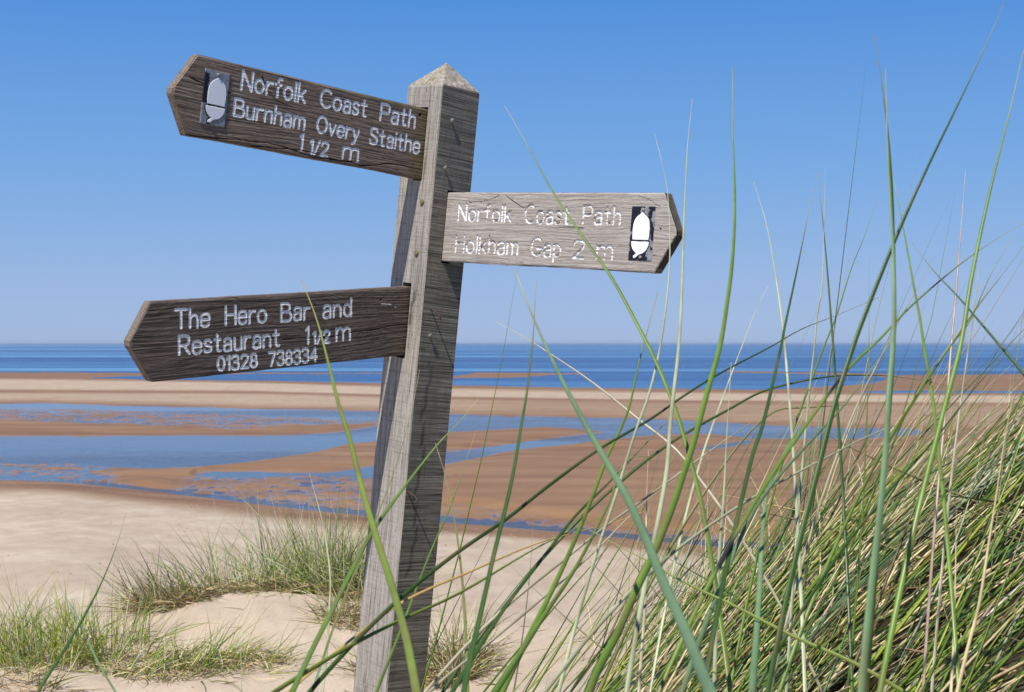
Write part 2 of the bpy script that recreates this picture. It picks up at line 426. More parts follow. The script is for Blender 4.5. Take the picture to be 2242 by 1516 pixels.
CELL = {}
def build_ground():
    y1 = np.array([-6, -4, -2, -1, 0.0, 0.6, 1.2])
    y2 = 1.6 * (17.0 / 1.6) ** np.linspace(0, 1, 330)
    y3 = np.arange(17.1, 29.5, 0.12)
    py4 = np.arange(CY + F * CAM_H / 29.6, 800, -0.95)
    y4 = F * CAM_H / (py4 - CY)
    y5 = y4[-1] * (9000 / y4[-1]) ** np.linspace(0, 1, 14)[1:]
    ys = np.concatenate([y1, y2, y3, y4, y5])
    s = np.concatenate([-np.geomspace(1.3, 0.40, 60)[:-1], np.linspace(-0.40, 0.40, 1050), np.geomspace(0.40, 1.3, 60)[1:]])
    Yg, Sg = np.meshgrid(ys, s, indexing='ij')
    Xg = Sg * (Yg + 7.0)
    yy = np.maximum(Yg, 0.5)
    px = CX + F * Xg / yy
    py = CY + F * CAM_H / yy
    pxc = np.clip(px, -1500, 3500)
    W, sh = water_mask(pxc, py)
    # irregular edges and ripple-marked shallows
    n1 = fbm(Xg * 0.35, Yg * 0.22, 11, 4) - 0.5
    rip = fbm(Xg * 0.9 + 0.5 * Yg, Yg * 1.1 - 0.15 * Xg, 21, 4, 0.62) - 0.5
    rip2 = vnoise(Xg * 4.2 + 2 * n1, Yg * 2.6, 31) - 0.5
    spk = np.zeros_like(W)
    # the ripple field between the two upper pools
    zt = pl(pxc, [(-1500, 895), (0, 894), (420, 904), (840, 922)]); zb = pl(pxc, [(-1500, 925), (0, 925), (300, 936), (520, 944), (640, 936), (840, 930)])
    m = sstep(-4, 6, py - zt) * sstep(-4, 6, zb - py) * (px < 860)
    spk = np.maximum(spk, m)
    m2 = sstep(-6, 4, py - pl(pxc, [(-1500, 992), (0, 1008), (100, 1012), (260, 1024), (330, 1030), (420, 1050)])) * sstep(0, 5, sh - py) * sstep(330, 200, pxc)
    m2 = np.maximum(m2, 0.9 * sstep(-4, 4, py - pl(pxc, [(330, 1046), (420, 1044), (560, 1044), (720, 1042), (840, 1044), (985, 1024)])) * sstep(0, 4, sh - py) * sstep(320, 420, pxc) * sstep(1000, 940, pxc))
    m3 = sstep(-3, 8, py - pl(pxc, [(940, 1085), (970, 1098), (1050, 1105), (1200, 1128), (1350, 1148), (1600, 1165)])) * sstep(0, 4, sh - py) * sstep(940, 960, pxc)
    m4 = sstep(-8, 6, py - pl(pxc, [(600, 1012), (700, 1000), (840, 985)])) * sstep(-4, 6, pl(pxc, [(600, 1008), (840, 1020)]) - py) * sstep(640, 740, pxc) * (px < 985)
    for q, a in ((m2, 1.0), (m3, 0.8), (m4, 0.45)): spk = np.maximum(spk, a * q)
    Wn = np.clip(W, -9, 9) + 3.0 * n1 * (np.abs(W) < 14)
    Wn = np.where(Wn < 0, Wn * (1 - 0.90 * spk), Wn) + spk * (13.0 * rip * np.where(m > 0.3, 1.0, 0.75) + np.where(m > .3, 2.0, 6.5) * rip2 + np.where(m > .3, .0, .6))
    flat = -0.012 * np.clip(Wn, -9, 9) - 0.003 * (Wn > 0) * np.clip(W, 0, 30) 
    d_up = sstep(3, 30, -W) * 0.10
    flat = flat + d_up * (1 - spk) + 0.008 * rip2 * (1 - spk)
    flat = np.where(py < 800, -0.6, flat)
    # beach above the shoreline
    ysh = F * CAM_H / (sh - CY)
    t = ysh - Yg
    tt = np.clip(t, 0, None)
    beach = 0.055 * tt + 0.02 * (fbm(Xg * 0.4, Yg * 0.4, 41, 3) - 0.5) * sstep(0, 4, t)
    beach = np.minimum(beach, 1.7) + 0.075 * (fbm(Xg * 0.9, Yg * 0.7, 45, 4, .55) - .5) * sstep(5, 9, t)
    z = np.where(t > 0, np.maximum(beach + 0.012 * np.clip(tt, 0, 1), 0.0), flat)
    dn = dune_height(Xg, Yg)
    k = 0.25
    hh = np.clip(0.5 + 0.5 * (dn - z) / k, 0, 1)
    zz = z * (1 - hh) + dn * hh + k * hh * (1 - hh)
    z = np.where(Yg < 20, zz, z)
    z = z + np.where(Yg < 12, 0.055 * (fbm(Xg * 4, Yg * 4, 51, 4, .6) - 0.5) + 0.012 * (vnoise(Xg * 14, Yg * 14, 57) - .5), 0)
    # wetness (the sand's own moisture)
    e1 = pl(pxc, [(-1500, 831), (0, 832), (300, 834), (560, 839), (840, 848), (1000, 853), (1500, 860), (1900, 866), (2242, 868), (3500, 870)])
    e2 = pl(pxc, [(-1500, 854), (0, 855), (560, 857), (840, 866), (1000, 872), (1500, 881), (2242, 888), (3500, 890)])
    e3 = pl(pxc, [(-1500, 882), (0, 885), (100, 884), (330, 891), (600, 897), (830, 902), (1000, 909), (1300, 916), (1640, 931), (2000, 941), (2242, 946), (3500, 960)])
    wob = 2.0 * (fbm(Xg * 0.02, Yg * 0.05, 61, 3) - 0.5)
    q = py + wob
    dryness = 0.80 * sstep(-3, 5, q - e1) * sstep(-3, 3, e2 - q)
    right_damp = sstep(700, 1200, pxc)
    dryness = np.maximum(dryness, (0.62 - 0.32 * right_damp) * sstep(2, 12, q - e2) * sstep(0, 12, e3 - q))
    big = fbm(Xg * 0.09, Yg * 0.06, 71, 3)
    dryness = np.maximum(dryness, np.where((py > e3), 0.16 * (big - 0.25) * sstep(4, 16, -W), 0))
    tw = t - 1.0 - 2.2 * (fbm(Xg * 0.25, Yg * 0.25, 81, 4) - 0.5)
    wend = pl(pxc, [(-1500, 14), (0, 12), (440, 8.5), (800, 5.5), (1000, 4.0), (3500, 4.0)])
    wet_beach = 1 - sstep(0.25, 1.0, tw / wend)
    wet_beach = np.maximum(wet_beach, 0.10 * sstep(0.5, 0.75, fbm(Xg * 0.12 + 5, Yg * 0.4, 91, 4)) * (t < 18))
    wet = np.where(t > 0, wet_beach, 1 - dryness)
    wet = np.where(t > 20, 0.0, wet)
    shell = np.where(t > 0, sstep(0.5, 1.5, t) * (1 - sstep(4, 6.5, t)), 0)
    litter = sstep(.02, .42, Xg - .16 * (Yg - 2.0)) * (1 - sstep(3.6, 5.0, Yg)) * (1 - sstep(12, 14, Yg))  # ground under the dense grass: litter plus painted shade of the dark gaps
    film = sstep(.045, -.005, z - .006 * n1) * np.where(t > 0.3, 0, 1) * (py > e3 - 4) * sstep(.2, .5, fbm(Xg * .5, Yg * .3, 95, 3) + .25 * spk)
    ny, nx = Yg.shape
    V = np.stack([Xg, Yg, z], -1).reshape(-1, 3)
    idx = np.arange(ny * nx).reshape(ny, nx)
    Q = np.stack([idx[:-1, :-1], idx[:-1, 1:], idx[1:, 1:], idx[1:, :-1]], -1).reshape(-1, 4)
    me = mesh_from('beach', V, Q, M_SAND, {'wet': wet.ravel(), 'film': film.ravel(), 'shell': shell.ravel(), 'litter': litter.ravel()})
    o = link('beach', me); tag(o, kind='structure')
    CELL['ys'] = ys; CELL['s'] = s; CELL['z'] = z

build_ground()

def ground_z(x, y):
    """bilinear look-up in the ground sheet"""
    ys, s, z = CELL['ys'], CELL['s'], CELL['z']
    y = np.clip(np.asarray(y, float), ys[0], 60); sv = np.clip(np.asarray(x, float) / (y + 7.0), s[0], s[-1])
    i = np.clip(np.searchsorted(ys, y) - 1, 0, len(ys) - 2); j = np.clip(np.searchsorted(s, sv) - 1, 0, len(s) - 2)
    a = (y - ys[i]) / (ys[i + 1] - ys[i]); b = (sv - s[j]) / (s[j + 1] - s[j])
    return (z[i, j] * (1 - a) + z[i + 1, j] * a) * (1 - b) + (z[i, j + 1] * (1 - a) + z[i + 1, j + 1] * a) * b

def water_sheet(name, y0, y1, n, mat, attr=None):
    ys = y0 * (y1 / y0) ** np.linspace(0, 1, n)
    s = np.linspace(-1.2, 1.2, 41)
    Yg, Sg = np.meshgrid(ys, s, indexing='ij')
    V = np.stack([Sg * (Yg + 7), Yg, np.zeros_like(Yg)], -1).reshape(-1, 3)
    idx = np.arange(Yg.size).reshape(Yg.shape)
    Q = np.stack([idx[:-1, :-1], idx[:-1, 1:], idx[1:, 1:], idx[1:, :-1]], -1).reshape(-1, 4)
    at = {'surf': attr(Yg, Sg).ravel()} if attr else None
    o = link(name, mesh_from(name, V, Q, mat, at)); tag(o, kind='structure'); return o

water_sheet('tidal_pool', F * CAM_H / (1300 - CY), F * CAM_H / (875 - CY), 20, M_POOL)
water_sheet('sea', F * CAM_H / (871 - CY), 30000, 160, M_SEA,
            lambda Y, S: np.exp(-((Y - 335) / 14) ** 2) * sstep(-0.05, -0.2, S) + 0.7 * np.exp(-((Y - 262) / 18) ** 2) * sstep(0.05, 0.2, S))

# ------------------------------------------------------------------ the fingerpost
POST_H = 1.85
R3 = Matrix(((0.70733294, 0.70042982, 0.09527944), (-0.69925529, 0.71306217, -0.05083684), (-0.1035478, -0.03066608, 0.99415162)))
T3 = Vector((-0.13123851, 2.7203753, 0.4930122 + CAM_H))
root = bpy.data.objects.new('fingerpost', None)
COL.objects.link(root)
root.empty_display_size = 0.2
root.matrix_world = Matrix.Translation(T3 + R3 @ Vector((0, 0, -POST_H))) @ R3.to_4x4()
tag(root, 'leaning weathered oak signpost with three pointed finger boards', 'signpost')

def build_post():
    h = 0.05; ch = 0.0022; n = 14
    prof = []; side = []
    a = np.linspace(-h + ch, h - ch, n)
    for v in a: prof.append((h, v)); side.append(0)
    for v in a: prof.append((-v, h)); side.append(1)
    for v in a: prof.append((-h, -v)); side.append(2)
    for v in a: prof.append((v, -h)); side.append(3)
    prof = np.array(prof); m = len(prof)
    zs = np.concatenate([np.arange(0, POST_H - 0.02, 0.012), [POST_H - 0.0035, POST_H]])
    rows = []
    cr = []
    for z in zs:
        nn = fbm(np.arange(m) * 0.9 + 3, np.full(m, z * 14), 7, 3) - 0.5
        big = vnoise(np.full(m, z * 5), np.array(side) * 7.3, 9) - 0.5
        sc = 1 + 0.010 * nn + 0.012 * big
        if z == POST_H: sc = sc - 0.03
        p = prof * sc[:, None]
        rows.append(np.column_stack([p, np.full(m, z) + (0.0012 * nn if z > POST_H - .01 else 0)]))
        cr.append(np.zeros(m))
    crk = np.array(cr)
    # drying cracks down the left face and sawn face
    for sd, u, z0, z1, w in ((3, 9, 1.36, 1.46, 1.0), (0, 4, 0.9, 1.33, 0.7), (3, 4, 0.2, 0.7, 0.5), (0, 9, 0.3, 0.7, 0.6)):
        for k, z in enumerate(zs):
            if z0 < z < z1:
                crk[k, sd * n + u + int(1.2 * math.sin(z * 40))] = w * (0.4 + 0.6 * vnoise(z * 60, 1.0, 3))
    caps = []
    capz = 0.049
    for t in np.linspace(0, 1, 12)[1:]:
        nn = fbm(np.arange(m) * 0.7, np.full(m, t * 5), 19, 3) - 0.5
        p = prof * 0.985 * (1 - t * 0.985)
        caps.append(np.column_stack([p, POST_H + 0.0008 + capz * t + 0.003 * nn * (1 - t)]))
    V = np.concatenate(rows + caps); nr = len(rows) + len(caps)
    idx = np.arange(nr * m).reshape(nr, m)
    i2 = np.roll(idx, -1, 1)
    Q = np.stack([idx[:-1], i2[:-1], i2[1:], idx[1:]], -1).reshape(-1, 4)
    mi = []
    for r in range(nr - 1):
        for k in range(m):
            mi.append(2 if r >= len(rows) - 1 else (1 if (side[k] == 0 and k % n < n - 1) or (side[k] == 2) else 0))
    cb = len(V); V = np.concatenate([V, [[0, 0, 0]], [[0, 0, POST_H + 0.0505]]])
    tr = [(cb, (k + 1) % m, k) for k in range(m)] + [(cb + 1, idx[-1][k], idx[-1][(k + 1) % m]) for k in range(m)]
    mi += [0] * m + [2] * m
    attr = np.concatenate([crk.ravel(), np.zeros(len(caps) * m + 2)])
    me = mesh_from('post', V, Q, attrs={'crack': attr}, mats=[M_SIDE, M_SAWN, M_CAP], mat_idx=mi, smooth=False, tris=tr)
    return link('post', me, root)
post = build_post()
def cut_mortise(key, x0, x1, y0, y1, z0, z1):
    V = [(x, y, z) for x in (x0, x1) for y in (y0, y1) for z in (z0, z1)]
    Q = [(0, 1, 3, 2), (4, 6, 7, 5), (0, 4, 5, 1), (2, 3, 7, 6), (0, 2, 6, 4), (1, 5, 7, 3)]
    me = mesh_from('mortise', V, Q, M_SIDE, smooth=False)
    return me
def cut_mortises():
    cuts = [(-.05 + .0637 - .0204 - .002, -.05 + .0637 + .002, -.06, .0, -.0467 - .1335 - .003, -.0467 + .004),
            (-.05 + .0601 - .0202 - .002, -.05 + .0601 + .0035, -.06, .0, -.3874 - .1321 - .006, -.3874 + .0075),
            (.0, .06, -.05 + .04 - .002, -.05 + .04 + .0206 + .002, -.2001 - .133 - .003, -.2001 + .004)]
    tmp = []
    for c in cuts:
        me = cut_mortise('', *c[:4], c[4] + POST_H, c[5] + POST_H)
        o = bpy.data.objects.new('mortise', me); COL.objects.link(o); o.parent = root
        md = post.modifiers.new('cut', 'BOOLEAN'); md.operation = 'DIFFERENCE'; md.solver = 'EXACT'; md.object = o
        tmp.append(o)
    bpy.context.view_layer.update()
    dg = bpy.context.evaluated_depsgraph_get()
    new = bpy.data.meshes.new_from_object(post.evaluated_get(dg))
    if len(new.polygons) > 1000:
        post.modifiers.clear(); post.data = new; new.name = 'post'
    else:
        post.modifiers.clear()
    for o in tmp:
        m = o.data; bpy.data.objects.remove(o); bpy.data.meshes.remove(m)
cut_mortises()

def lathe(prof, n=14):
    V = []; Q = []
    for r, z in prof:
        for k in range(n):
            a = 2 * math.pi * k / n; V.append((r * math.cos(a), r * math.sin(a), z))
    for i in range(len(prof) - 1):
        for k in range(n):
            Q.append((i * n + k, i * n + (k + 1) % n, (i + 1) * n + (k + 1) % n, (i + 1) * n + k))
    return V, Q

def face_matrix(pos, normal):
    q = Vector(normal).to_track_quat('Z', 'Y')
    return Matrix.Translation(Vector(pos) + Vector((0, 0, POST_H))) @ q.to_matrix().to_4x4()

nv, nq = lathe([(0.0018, -0.01), (0.0018, 0.0028), (0.0046, 0.0030), (0.0050, 0.0038), (0.0042, 0.0046), (0.0001, 0.0049)])
nail_me = mesh_from('nail', nv, nq, M_NAIL)
bv, bq = lathe([(0.0018, -0.01), (0.0018, 0.020), (0.0022, 0.026), (0.0020, 0.030), (0.0001, 0.031)])
bv = [(x, y - max(0, z) ** 2 * 14, z) for x, y, z in bv]
bent_me = mesh_from('bent_nail', bv, bq, M_RUST)
for q, me, ang in (((0.05, -0.0195, -0.065), nail_me, 0), ((0.05, -0.0259, -0.1553), nail_me, 1.0), ((0.05, -0.028, -0.4212), bent_me, 2.6), ((0.05, -0.0247, -0.4765), nail_me, 1.5), ((0.05, -0.0428, -0.7769), bent_me, 0.4)):
    o = link('nail', me, root, face_matrix(q, (1, 0.1 * ang, -0.12 * ang)))
pv, pq = lathe([(0.0052, -0.01), (0.0052, 0.0022), (0.0046, 0.0032), (0.0025, 0.0036), (0.0001, 0.0036)], 16)
peg_me = mesh_from('peg', pv, pq, M_PEG)
for q in ((0.0236, -0.05, -0.224), (0.0214, -0.05, -0.322)):
    link('peg', peg_me, root, face_matrix(q, (0, -1, 0)))

# ---- routed lettering: single-stroke alphabet, cap height 1
def arc(cx, cy, rx, ry, a0, a1, n=18):
    return [(cx + rx * math.cos(math.radians(a0 + (a1 - a0) * i / n)), cy + ry * math.sin(math.radians(a0 + (a1 - a0) * i / n))) for i in range(n + 1)]
def ell(cx, cy, rx, ry): return arc(cx, cy, rx, ry, 0, 360, 24)
def sm(pts, k=2):
    for _ in range(k):
        q = [pts[0]]
        for a, b in zip(pts[:-1], pts[1:]):
            q += [(a[0] * .75 + b[0] * .25, a[1] * .75 + b[1] * .25), (a[0] * .25 + b[0] * .75, a[1] * .25 + b[1] * .75)]
        pts = q + [pts[-1]]
    return pts
X_ = 0.66
ARCH = sm([(0, .40), (.06, .58), (.22, .68), (.38, .62), (.42, .42), (.42, 0)])
BOWL_P = sm([(0, 1), (.34, 1), (.54, .96), (.56, .74), (.54, .52), (.34, .47), (0, .47)])
S_L = [(.38, .54), (.30, .66), (.16, .67), (.02, .60), (.03, .42), (.20, .34), (.39, .26), (.38, .05), (.20, -.01), (.06, 0), (0, .13)]
GL = {
 'N': (.62, [[(0, 0), (0, 1), (.62, 0), (.62, 1)]]), 'o': (.52, [ell(.26, .33, .26, .34)]),
 'r': (.33, [[(0, 0), (0, X_)], sm([(0, .36), (.06, .56), (.18, .67), (.34, .64)])]),
 'f': (.38, [sm([(.38, .97), (.26, 1.0), (.17, .92), (.16, .7), (.16, 0)]), [(0, X_), (.34, X_)]]),
 'l': (.0, [[(0, 0), (0, 1)]]), 'k': (.44, [[(0, 0), (0, 1)], [(.42, X_), (0, .24)], [(.14, .38), (.45, 0)]]),
 'C': (.66, [arc(.38, .5, .38, .51, 48, 312)]),
 'a': (.43, [sm([(.03, .54), (.10, .68), (.28, .69), (.43, .62), (.42, .40), (.42, 0)]), sm([(.42, .40), (.22, .39), (.02, .32), (-.01, .12), (.08, -.02), (.26, -.02), (.40, .08), (.42, .2)])]),
 's': (.39, [sm(S_L)]), 'S': (.52, [sm([(x * 1.36, y * 1.49) for x, y in S_L])]),
 't': (.36, [sm([(.16, .92), (.16, .5), (.16, .1), (.22, 0), (.36, .02)]), [(0, X_), (.34, X_)]]),
 'P': (.56, [[(0, 0), (0, 1)], BOWL_P]), 'h': (.42, [[(0, 0), (0, 1)], ARCH]), 'n': (.42, [[(0, 0), (0, X_)], ARCH]),
 'B': (.58, [[(0, 0), (0, 1)], sm([(0, 1), (.32, 1), (.50, .94), (.50, .60), (.32, .53), (0, .53)]), sm([(.28, .53), (.52, .52), (.62, .27), (.54, .02), (.32, 0), (0, 0)])]),
 'u': (.42, [sm([(0, X_), (0, .2), (.05, 0), (.24, -.03), (.38, .08), (.42, .25)]), [(.42, X_), (.42, 0)]]),
 'm': (.70, [[(0, 0), (0, X_)], sm([(0, .40), (.05, .58), (.18, .68), (.33, .62), (.35, .42), (.35, 0)]), sm([(.35, .40), (.40, .58), (.53, .68), (.68, .62), (.70, .42), (.70, 0)])]),
 'O': (.72, [ell(.36, .5, .36, .51)]), 'v': (.46, [[(0, X_), (.23, 0), (.46, X_)]]),
 'e': (.48, [[(.0, .36), (.48, .36)], sm([(.48, .36), (.48, .58), (.36, .68), (.12, .67), (0, .52), (0, .14), (.12, -.01), (.36, -.02), (.47, .13)])]),
 'y': (.46, [[(0, X_), (.24, .02)], sm([(.46, X_), (.24, .02), (.16, -.22), (.02, -.26)])]),
 'i': (.0, [[(0, 0), (0, X_)], [(0, .93), (0, .95)]]), '1': (.17, [[(0, .82), (.17, 1), (.17, 0)]]), '/': (.34, [[(0, -.02), (.34, 1)]]),
 '2': (.50, [sm([(.01, .76), (.04, .96), (.26, 1.04), (.50, .95), (.48, .66), (.30, .40), (0, 0)]), [(0, 0), (.50, 0)]]),
 'T': (.62, [[(0, 1), (.62, 1)], [(.31, 1), (.31, 0)]]), 'H': (.58, [[(0, 0), (0, 1)], [(.58, 0), (.58, 1)], [(0, .52), (.58, .52)]]),
 'R': (.58, [[(0, 0), (0, 1)], BOWL_P, [(.28, .47), (.58, 0)]]),
 'd': (.44, [[(.44, 0), (.44, 1)], ell(.22, .33, .22, .34)]), '0': (.48, [ell(.24, .5, .24, .51)]),
 '3': (.48, [sm([(0, .85), (.08, 1.02), (.40, 1.03), (.47, .78), (.40, .56), (.18, .54)]), sm([(.18, .54), (.44, .52), (.50, .24), (.42, -.02), (.10, -.03), (0, .16)])]),
 '8': (.48, [ell(.24, .76, .20, .25), ell(.24, .26, .24, .27)]), '7': (.48, [[(0, 1), (.48, 1), (.16, 0)]]),
 '4': (.52, [[(.38, 0), (.38, 1), (0, .30), (.52, .30)]]),
 'G': (.68, [arc(.38, .5, .38, .51, 48, 345), [(.74, .40), (.42, .40)]]), 'p': (.44, [[(0, X_), (0, -.30)], ell(.22, .33, .22, .34)]),
}
def layout(word, x0, x1, y, cap, jit):
    gap = .20
    tot = sum(GL[c][0] for c in word) + gap * (len(word) - 1)
    k = (x1 - x0) / tot if tot > 0.3 else cap
    if word in ('1',): k = cap
    out = []; cx = x0
    for i, c in enumerate(word):
        w, st = GL[c]
        dy = jit * (_hash(np.array(i * 7 + 1), np.array(int(abs(x0) * 1e4)), 5) - .5)
        for s in st:
            out.append(np.array([(cx + px_ * k, y + dy + py_ * cap) for px_, py_ in s]))
        cx += (w + gap) * k
    return out

def seg_dist(P, strokes, reach):
    D = np.full(len(P), 1.0)
    for s in strokes:
        lo = s.min(0) - reach; hi = s.max(0) + reach
        sel = np.where((P[:, 0] > lo[0]) & (P[:, 0] < hi[0]) & (P[:, 1] > lo[1]) & (P[:, 1] < hi[1]))[0]
        if not len(sel): continue
        Q = P[sel]; d = np.full(len(sel), 1.0)
        for a, b in zip(s[:-1], s[1:]):
            ab = b - a; L2 = ab @ ab + 1e-12
            t = np.clip(((Q - a) @ ab) / L2, 0, 1)
            d = np.minimum(d, np.hypot(*(Q - a - t[:, None] * ab).T))
        D[sel] = np.minimum(D[sel], d)
    return D

MM = 0.001
BOARDS = {
 'A': dict(p=(0.0637, -0.0467, -0.0270, 0.5103, 0.0392, 0.1335, 0.0204, 0.0055), mat=(M_A, M_END_A), r=2.75, wear=0.36,
   words=[('Norfolk', 420.5, 287.2, 39.4, 31), ('Coast', 252.5, 147.4, 39, 30), ('Path', 112.7, 28.1, 39.5, 30.5), ('Burnham', 429.8, 282.4, 85.7, 28.5), ('Overy', 254.4, 158.9, 85.2, 27.5), ('Staithe', 131.7, 10.2, 85.2, 28.5), ('1', 287.1, 280, 122.5, 28), ('1/2', 264.4, 225.1, 124.5, 23.5), ('m', 190, 155, 122, 30)],
   cracks=[[(515, 134), (459, 130), (389, 123), (325, 121.6), (260, 132), (184, 126.8), (130, 130), (80, 114), (0, 116)], [(388, 131), (351, 129), (298, 124), (262, 122), (212, 129), (166, 126)], [(380, 12), (370, 30), (350, 46), (330, 50)], [(520, 40), (470, 52), (440, 50)]],
   holes=[(16.6, 13.8, 3.2), (345, 20, 3.0)], label='dark finger board pointing left, lettered for Burnham Overy Staithe'),
 'B': dict(p=(0.0601, -0.3874, 0.1043, 0.5612, 0.0382, 0.1321, 0.0202, -0.0012), mat=(M_B, M_END_A), r=2.75, wear=0.30,
   words=[('The', 515.2, 450.1, 46.5, 31), ('Hero', 416.5, 333.3, 46.4, 31), ('Bar', 300.7, 239.3, 47.3, 31.5), ('and', 207.8, 143.8, 46.6, 31.5), ('Restaurant', 508.8, 305.8, 90.8, 30.5), ('1', 246.4, 239, 91.9, 30), ('1/2', 230.4, 193.2, 92.3, 20.5), ('m', 177.4, 146.1, 91.1, 33), ('01328', 433.2, 352.9, 124.5, 22.5), ('738334', 327.2, 222.2, 125, 23.5)],
   cracks=[[(298, 81.7), (261, 80.5), (196, 85), (147, 78), (113, 79), (78, 75.8), (43, 71.8), (-5, 72.2)]],
   holes=[(72.3, 21.2, 2.2)], label='blackened finger board sagging left, lettered The Hero Bar and Restaurant'),
 'C': dict(p=(0.0400, -0.2001, -0.0274, 0.5264, 0.0309, 0.1330, 0.0206, -0.0086), mat=(M_C, M_END_C), r=2.1, wear=0.56,
   words=[('Norfolk', 32, 172.3, 53, 29.5), ('Coast', 209.5, 316.4, 54.4, 30.5), ('Path', 350.2, 434.7, 53.8, 30), ('Holkham', 31.1, 196.2, 112.3, 30.3), ('Gap', 231, 302.3, 113, 30.3), ('2', 333.7, 358.2, 113.5, 29.5), ('m', 388.6, 423.3, 113, 32)],
   cracks=[[(512.7, 104.9), (528.9, 106.2), (541.4, 109.7)], [(156, 5.3), (182, 20), (206, 28.4)], [(511, 54.7), (531, 56.2), (557, 54.8)], [(60, 20), (110, 16), (140, 6)], [(470, 6), (490, 10), (520, 24)]],
   holes=[(524.2, 60.2, 1.6)], label='pale silvery finger board pointing right, lettered for Holkham Gap'),
}

def build_board(key):
    B = BOARDS[key]; off, zt, ti, L, tp, H, th, dL = B['p']
    sgn = 1 if key == 'C' else -1
    seed = ord(key)
    inset = -0.03
    du = 0.00085
    nl = int((L + tp - inset) / du); nvv = int(H / du)
    l = np.linspace(inset, L + tp, nl); u = np.linspace(0, 1, nvv)
    top = 0.0009 * (fbm(l * 18, l * 0 + seed, 3, 3) - .5); bot = 0.0026 * (fbm(l * 12, l * 0 + seed + 5, 3, 4) - .5)
    # outline: straight board, then the pointed end (upper and lower shoulders differ a little)
    t_up = np.clip((l - L) / tp, 0, 1); t_dn = np.clip((l - L - dL) / (tp - dL), 0, 1)
    tipw = 0.004
    vt = top * (1 - t_up) + t_up * (H / 2 - tipw)
    vb = (H + bot) * (1 - t_dn) + t_dn * (H / 2 + tipw)
    Lg = np.repeat(l[:, None], nvv, 1); Vg = vt[:, None] * (1 - u) + vb[:, None] * u
    X = sgn * Lg; Y = -Vg
    P = np.stack([X.ravel(), Y.ravel()], 1)
    strokes = []
    for w, a, b, base, cap in B['words']:
        strokes += layout(w, sgn * a * MM, sgn * b * MM, -base * MM, cap * MM, 0.0012)
    r = B['r'] * MM
    D = seg_dist(P, strokes, r * 1.8)
    wob = fbm(P[:, 0] * 700, P[:, 1] * 700, seed, 3) - .5
    Dn = D + wob * (0.0013 if key == 'C' else 0.0009)
    groove = np.clip(1 - Dn / (r * 1.15), 0, 1)
    worn = fbm(P[:, 0] * 110, P[:, 1] * 600, seed + 3, 4) + 0.25 * (fbm(P[:, 0] * 25, P[:, 1] * 25, seed + 8, 3) - .5)
    keep = sstep(B['wear'] - .17, B['wear'] - .07, worn)
    paint = (Dn < r * 0.92) * keep
    z = -(0.0030 if key == 'C' else 0.0007) * np.sqrt(np.clip(groove, 0, 1))
    # raised grain
    yw = P[:, 1] + 0.02 * fbm(P[:, 0] * 4, P[:, 1] * 9, seed + 1, 2)
    gr = fbm(P[:, 0] * 9, yw * 420, seed + 2, 3) - .5
    z = z + 0.0011 * gr
    crack = np.zeros(len(P))
    cs = [np.array(sm([(sgn * a * MM, -b * MM) for a, b in c], 2)) for c in B['cracks']]
    dc = seg_dist(P + np.stack([0 * gr, 0.0022 * (fbm(P[:, 0] * 90, P[:, 1] * 90, seed, 2) - .5)], 1), cs, 0.004)
    cw = (0.55 if key == 'C' else 1.0) * (0.0003 + 0.0011 * vnoise(P[:, 0] * 45, P[:, 1] * 3, seed + 4))
    crack = np.maximum(crack, 1 - sstep(cw * .5, cw * 1.25, dc)); z = z - 0.0025 * (1 - sstep(0, cw * 1.4, dc))
    for a, b, rr in B['holes']:
        d = np.hypot(P[:, 0] - sgn * a * MM, (P[:, 1] + b * MM)) + 0.001 * wob
        m = 1 - sstep(rr * .7 * MM, rr * 1.1 * MM, d); crack = np.maximum(crack, m); z = z - 0.006 * m
    if key == 'B':
        ds = seg_dist(P, [np.array([(-.0704, -.0289), (-.058, -.030), (-.0469, -.0315)]), np.array([(-.0375, -.0370), (-.0345, -.0382)])], .003)
        paint = np.maximum(paint, (ds < .0009) * 0.8)
    fresh = np.zeros(len(P)); algae = np.zeros(len(P))
    lf = Lg.ravel(); vf = Vg.ravel()
    if key == 'B':
        fresh = sstep(.0, .004, .024 + 0.09 * (vf - .003) * 0.8 - lf) * sstep(.005, .012, vf) * .9
    if key == 'A':
        algae = np.maximum(sstep(.045, .0, lf) * .8, .8 * sstep(.012, .0, vf) * sstep(.28, .12, lf) )
        fresh = np.maximum(fresh, .6 * sstep(.009, .002, vb[:, None] .repeat(nvv, 1).ravel() - vf))
    # worn, rounded arrises
    e = np.minimum(np.minimum(vf - vt[:, None].repeat(nvv, 1).ravel(), vb[:, None].repeat(nvv, 1).ravel() - vf), 1)
    e = np.minimum(e, (L + tp - lf))
    z = z - 0.0016 * (1 - sstep(0, 0.0035, e)) ** 2
    n = nl * nvv
    front = np.column_stack([P, z])
    idx = np.arange(n).reshape(nl, nvv)
    Q = [np.stack([idx[:-1, :-1], idx[1:, :-1], idx[1:, 1:], idx[:-1, 1:]], -1).reshape(-1, 4)]
    # border loop -> sides
    loop = np.concatenate([idx[:, 0], idx[-1, 1:], idx[::-1, -1][1:], idx[0, ::-1][1:-1]])
    V = [front]; base = n; prev = loop
    for k in range(1, 5):
        zz = -th * k / 4
        nn = 0.0007 * (fbm(front[loop][:, 0] * 150, front[loop][:, 1] * 150 + k * 3, seed, 3) - .5)
        ring = front[loop].copy(); ring[:, 2] = zz; ring[:, 1] += nn
        V.append(ring); cur = base + np.arange(len(loop)); base += len(loop)
        Q.append(np.stack([prev, np.roll(prev, -1), np.roll(cur, -1), cur], -1)); prev = cur
    nside = sum(len(q) for q in Q[1:])
    # back: join upper and lower border column by column
    up = prev[:nl]; lowr = prev[nl + nvv - 2: nl + nvv - 2 + nl][::-1]
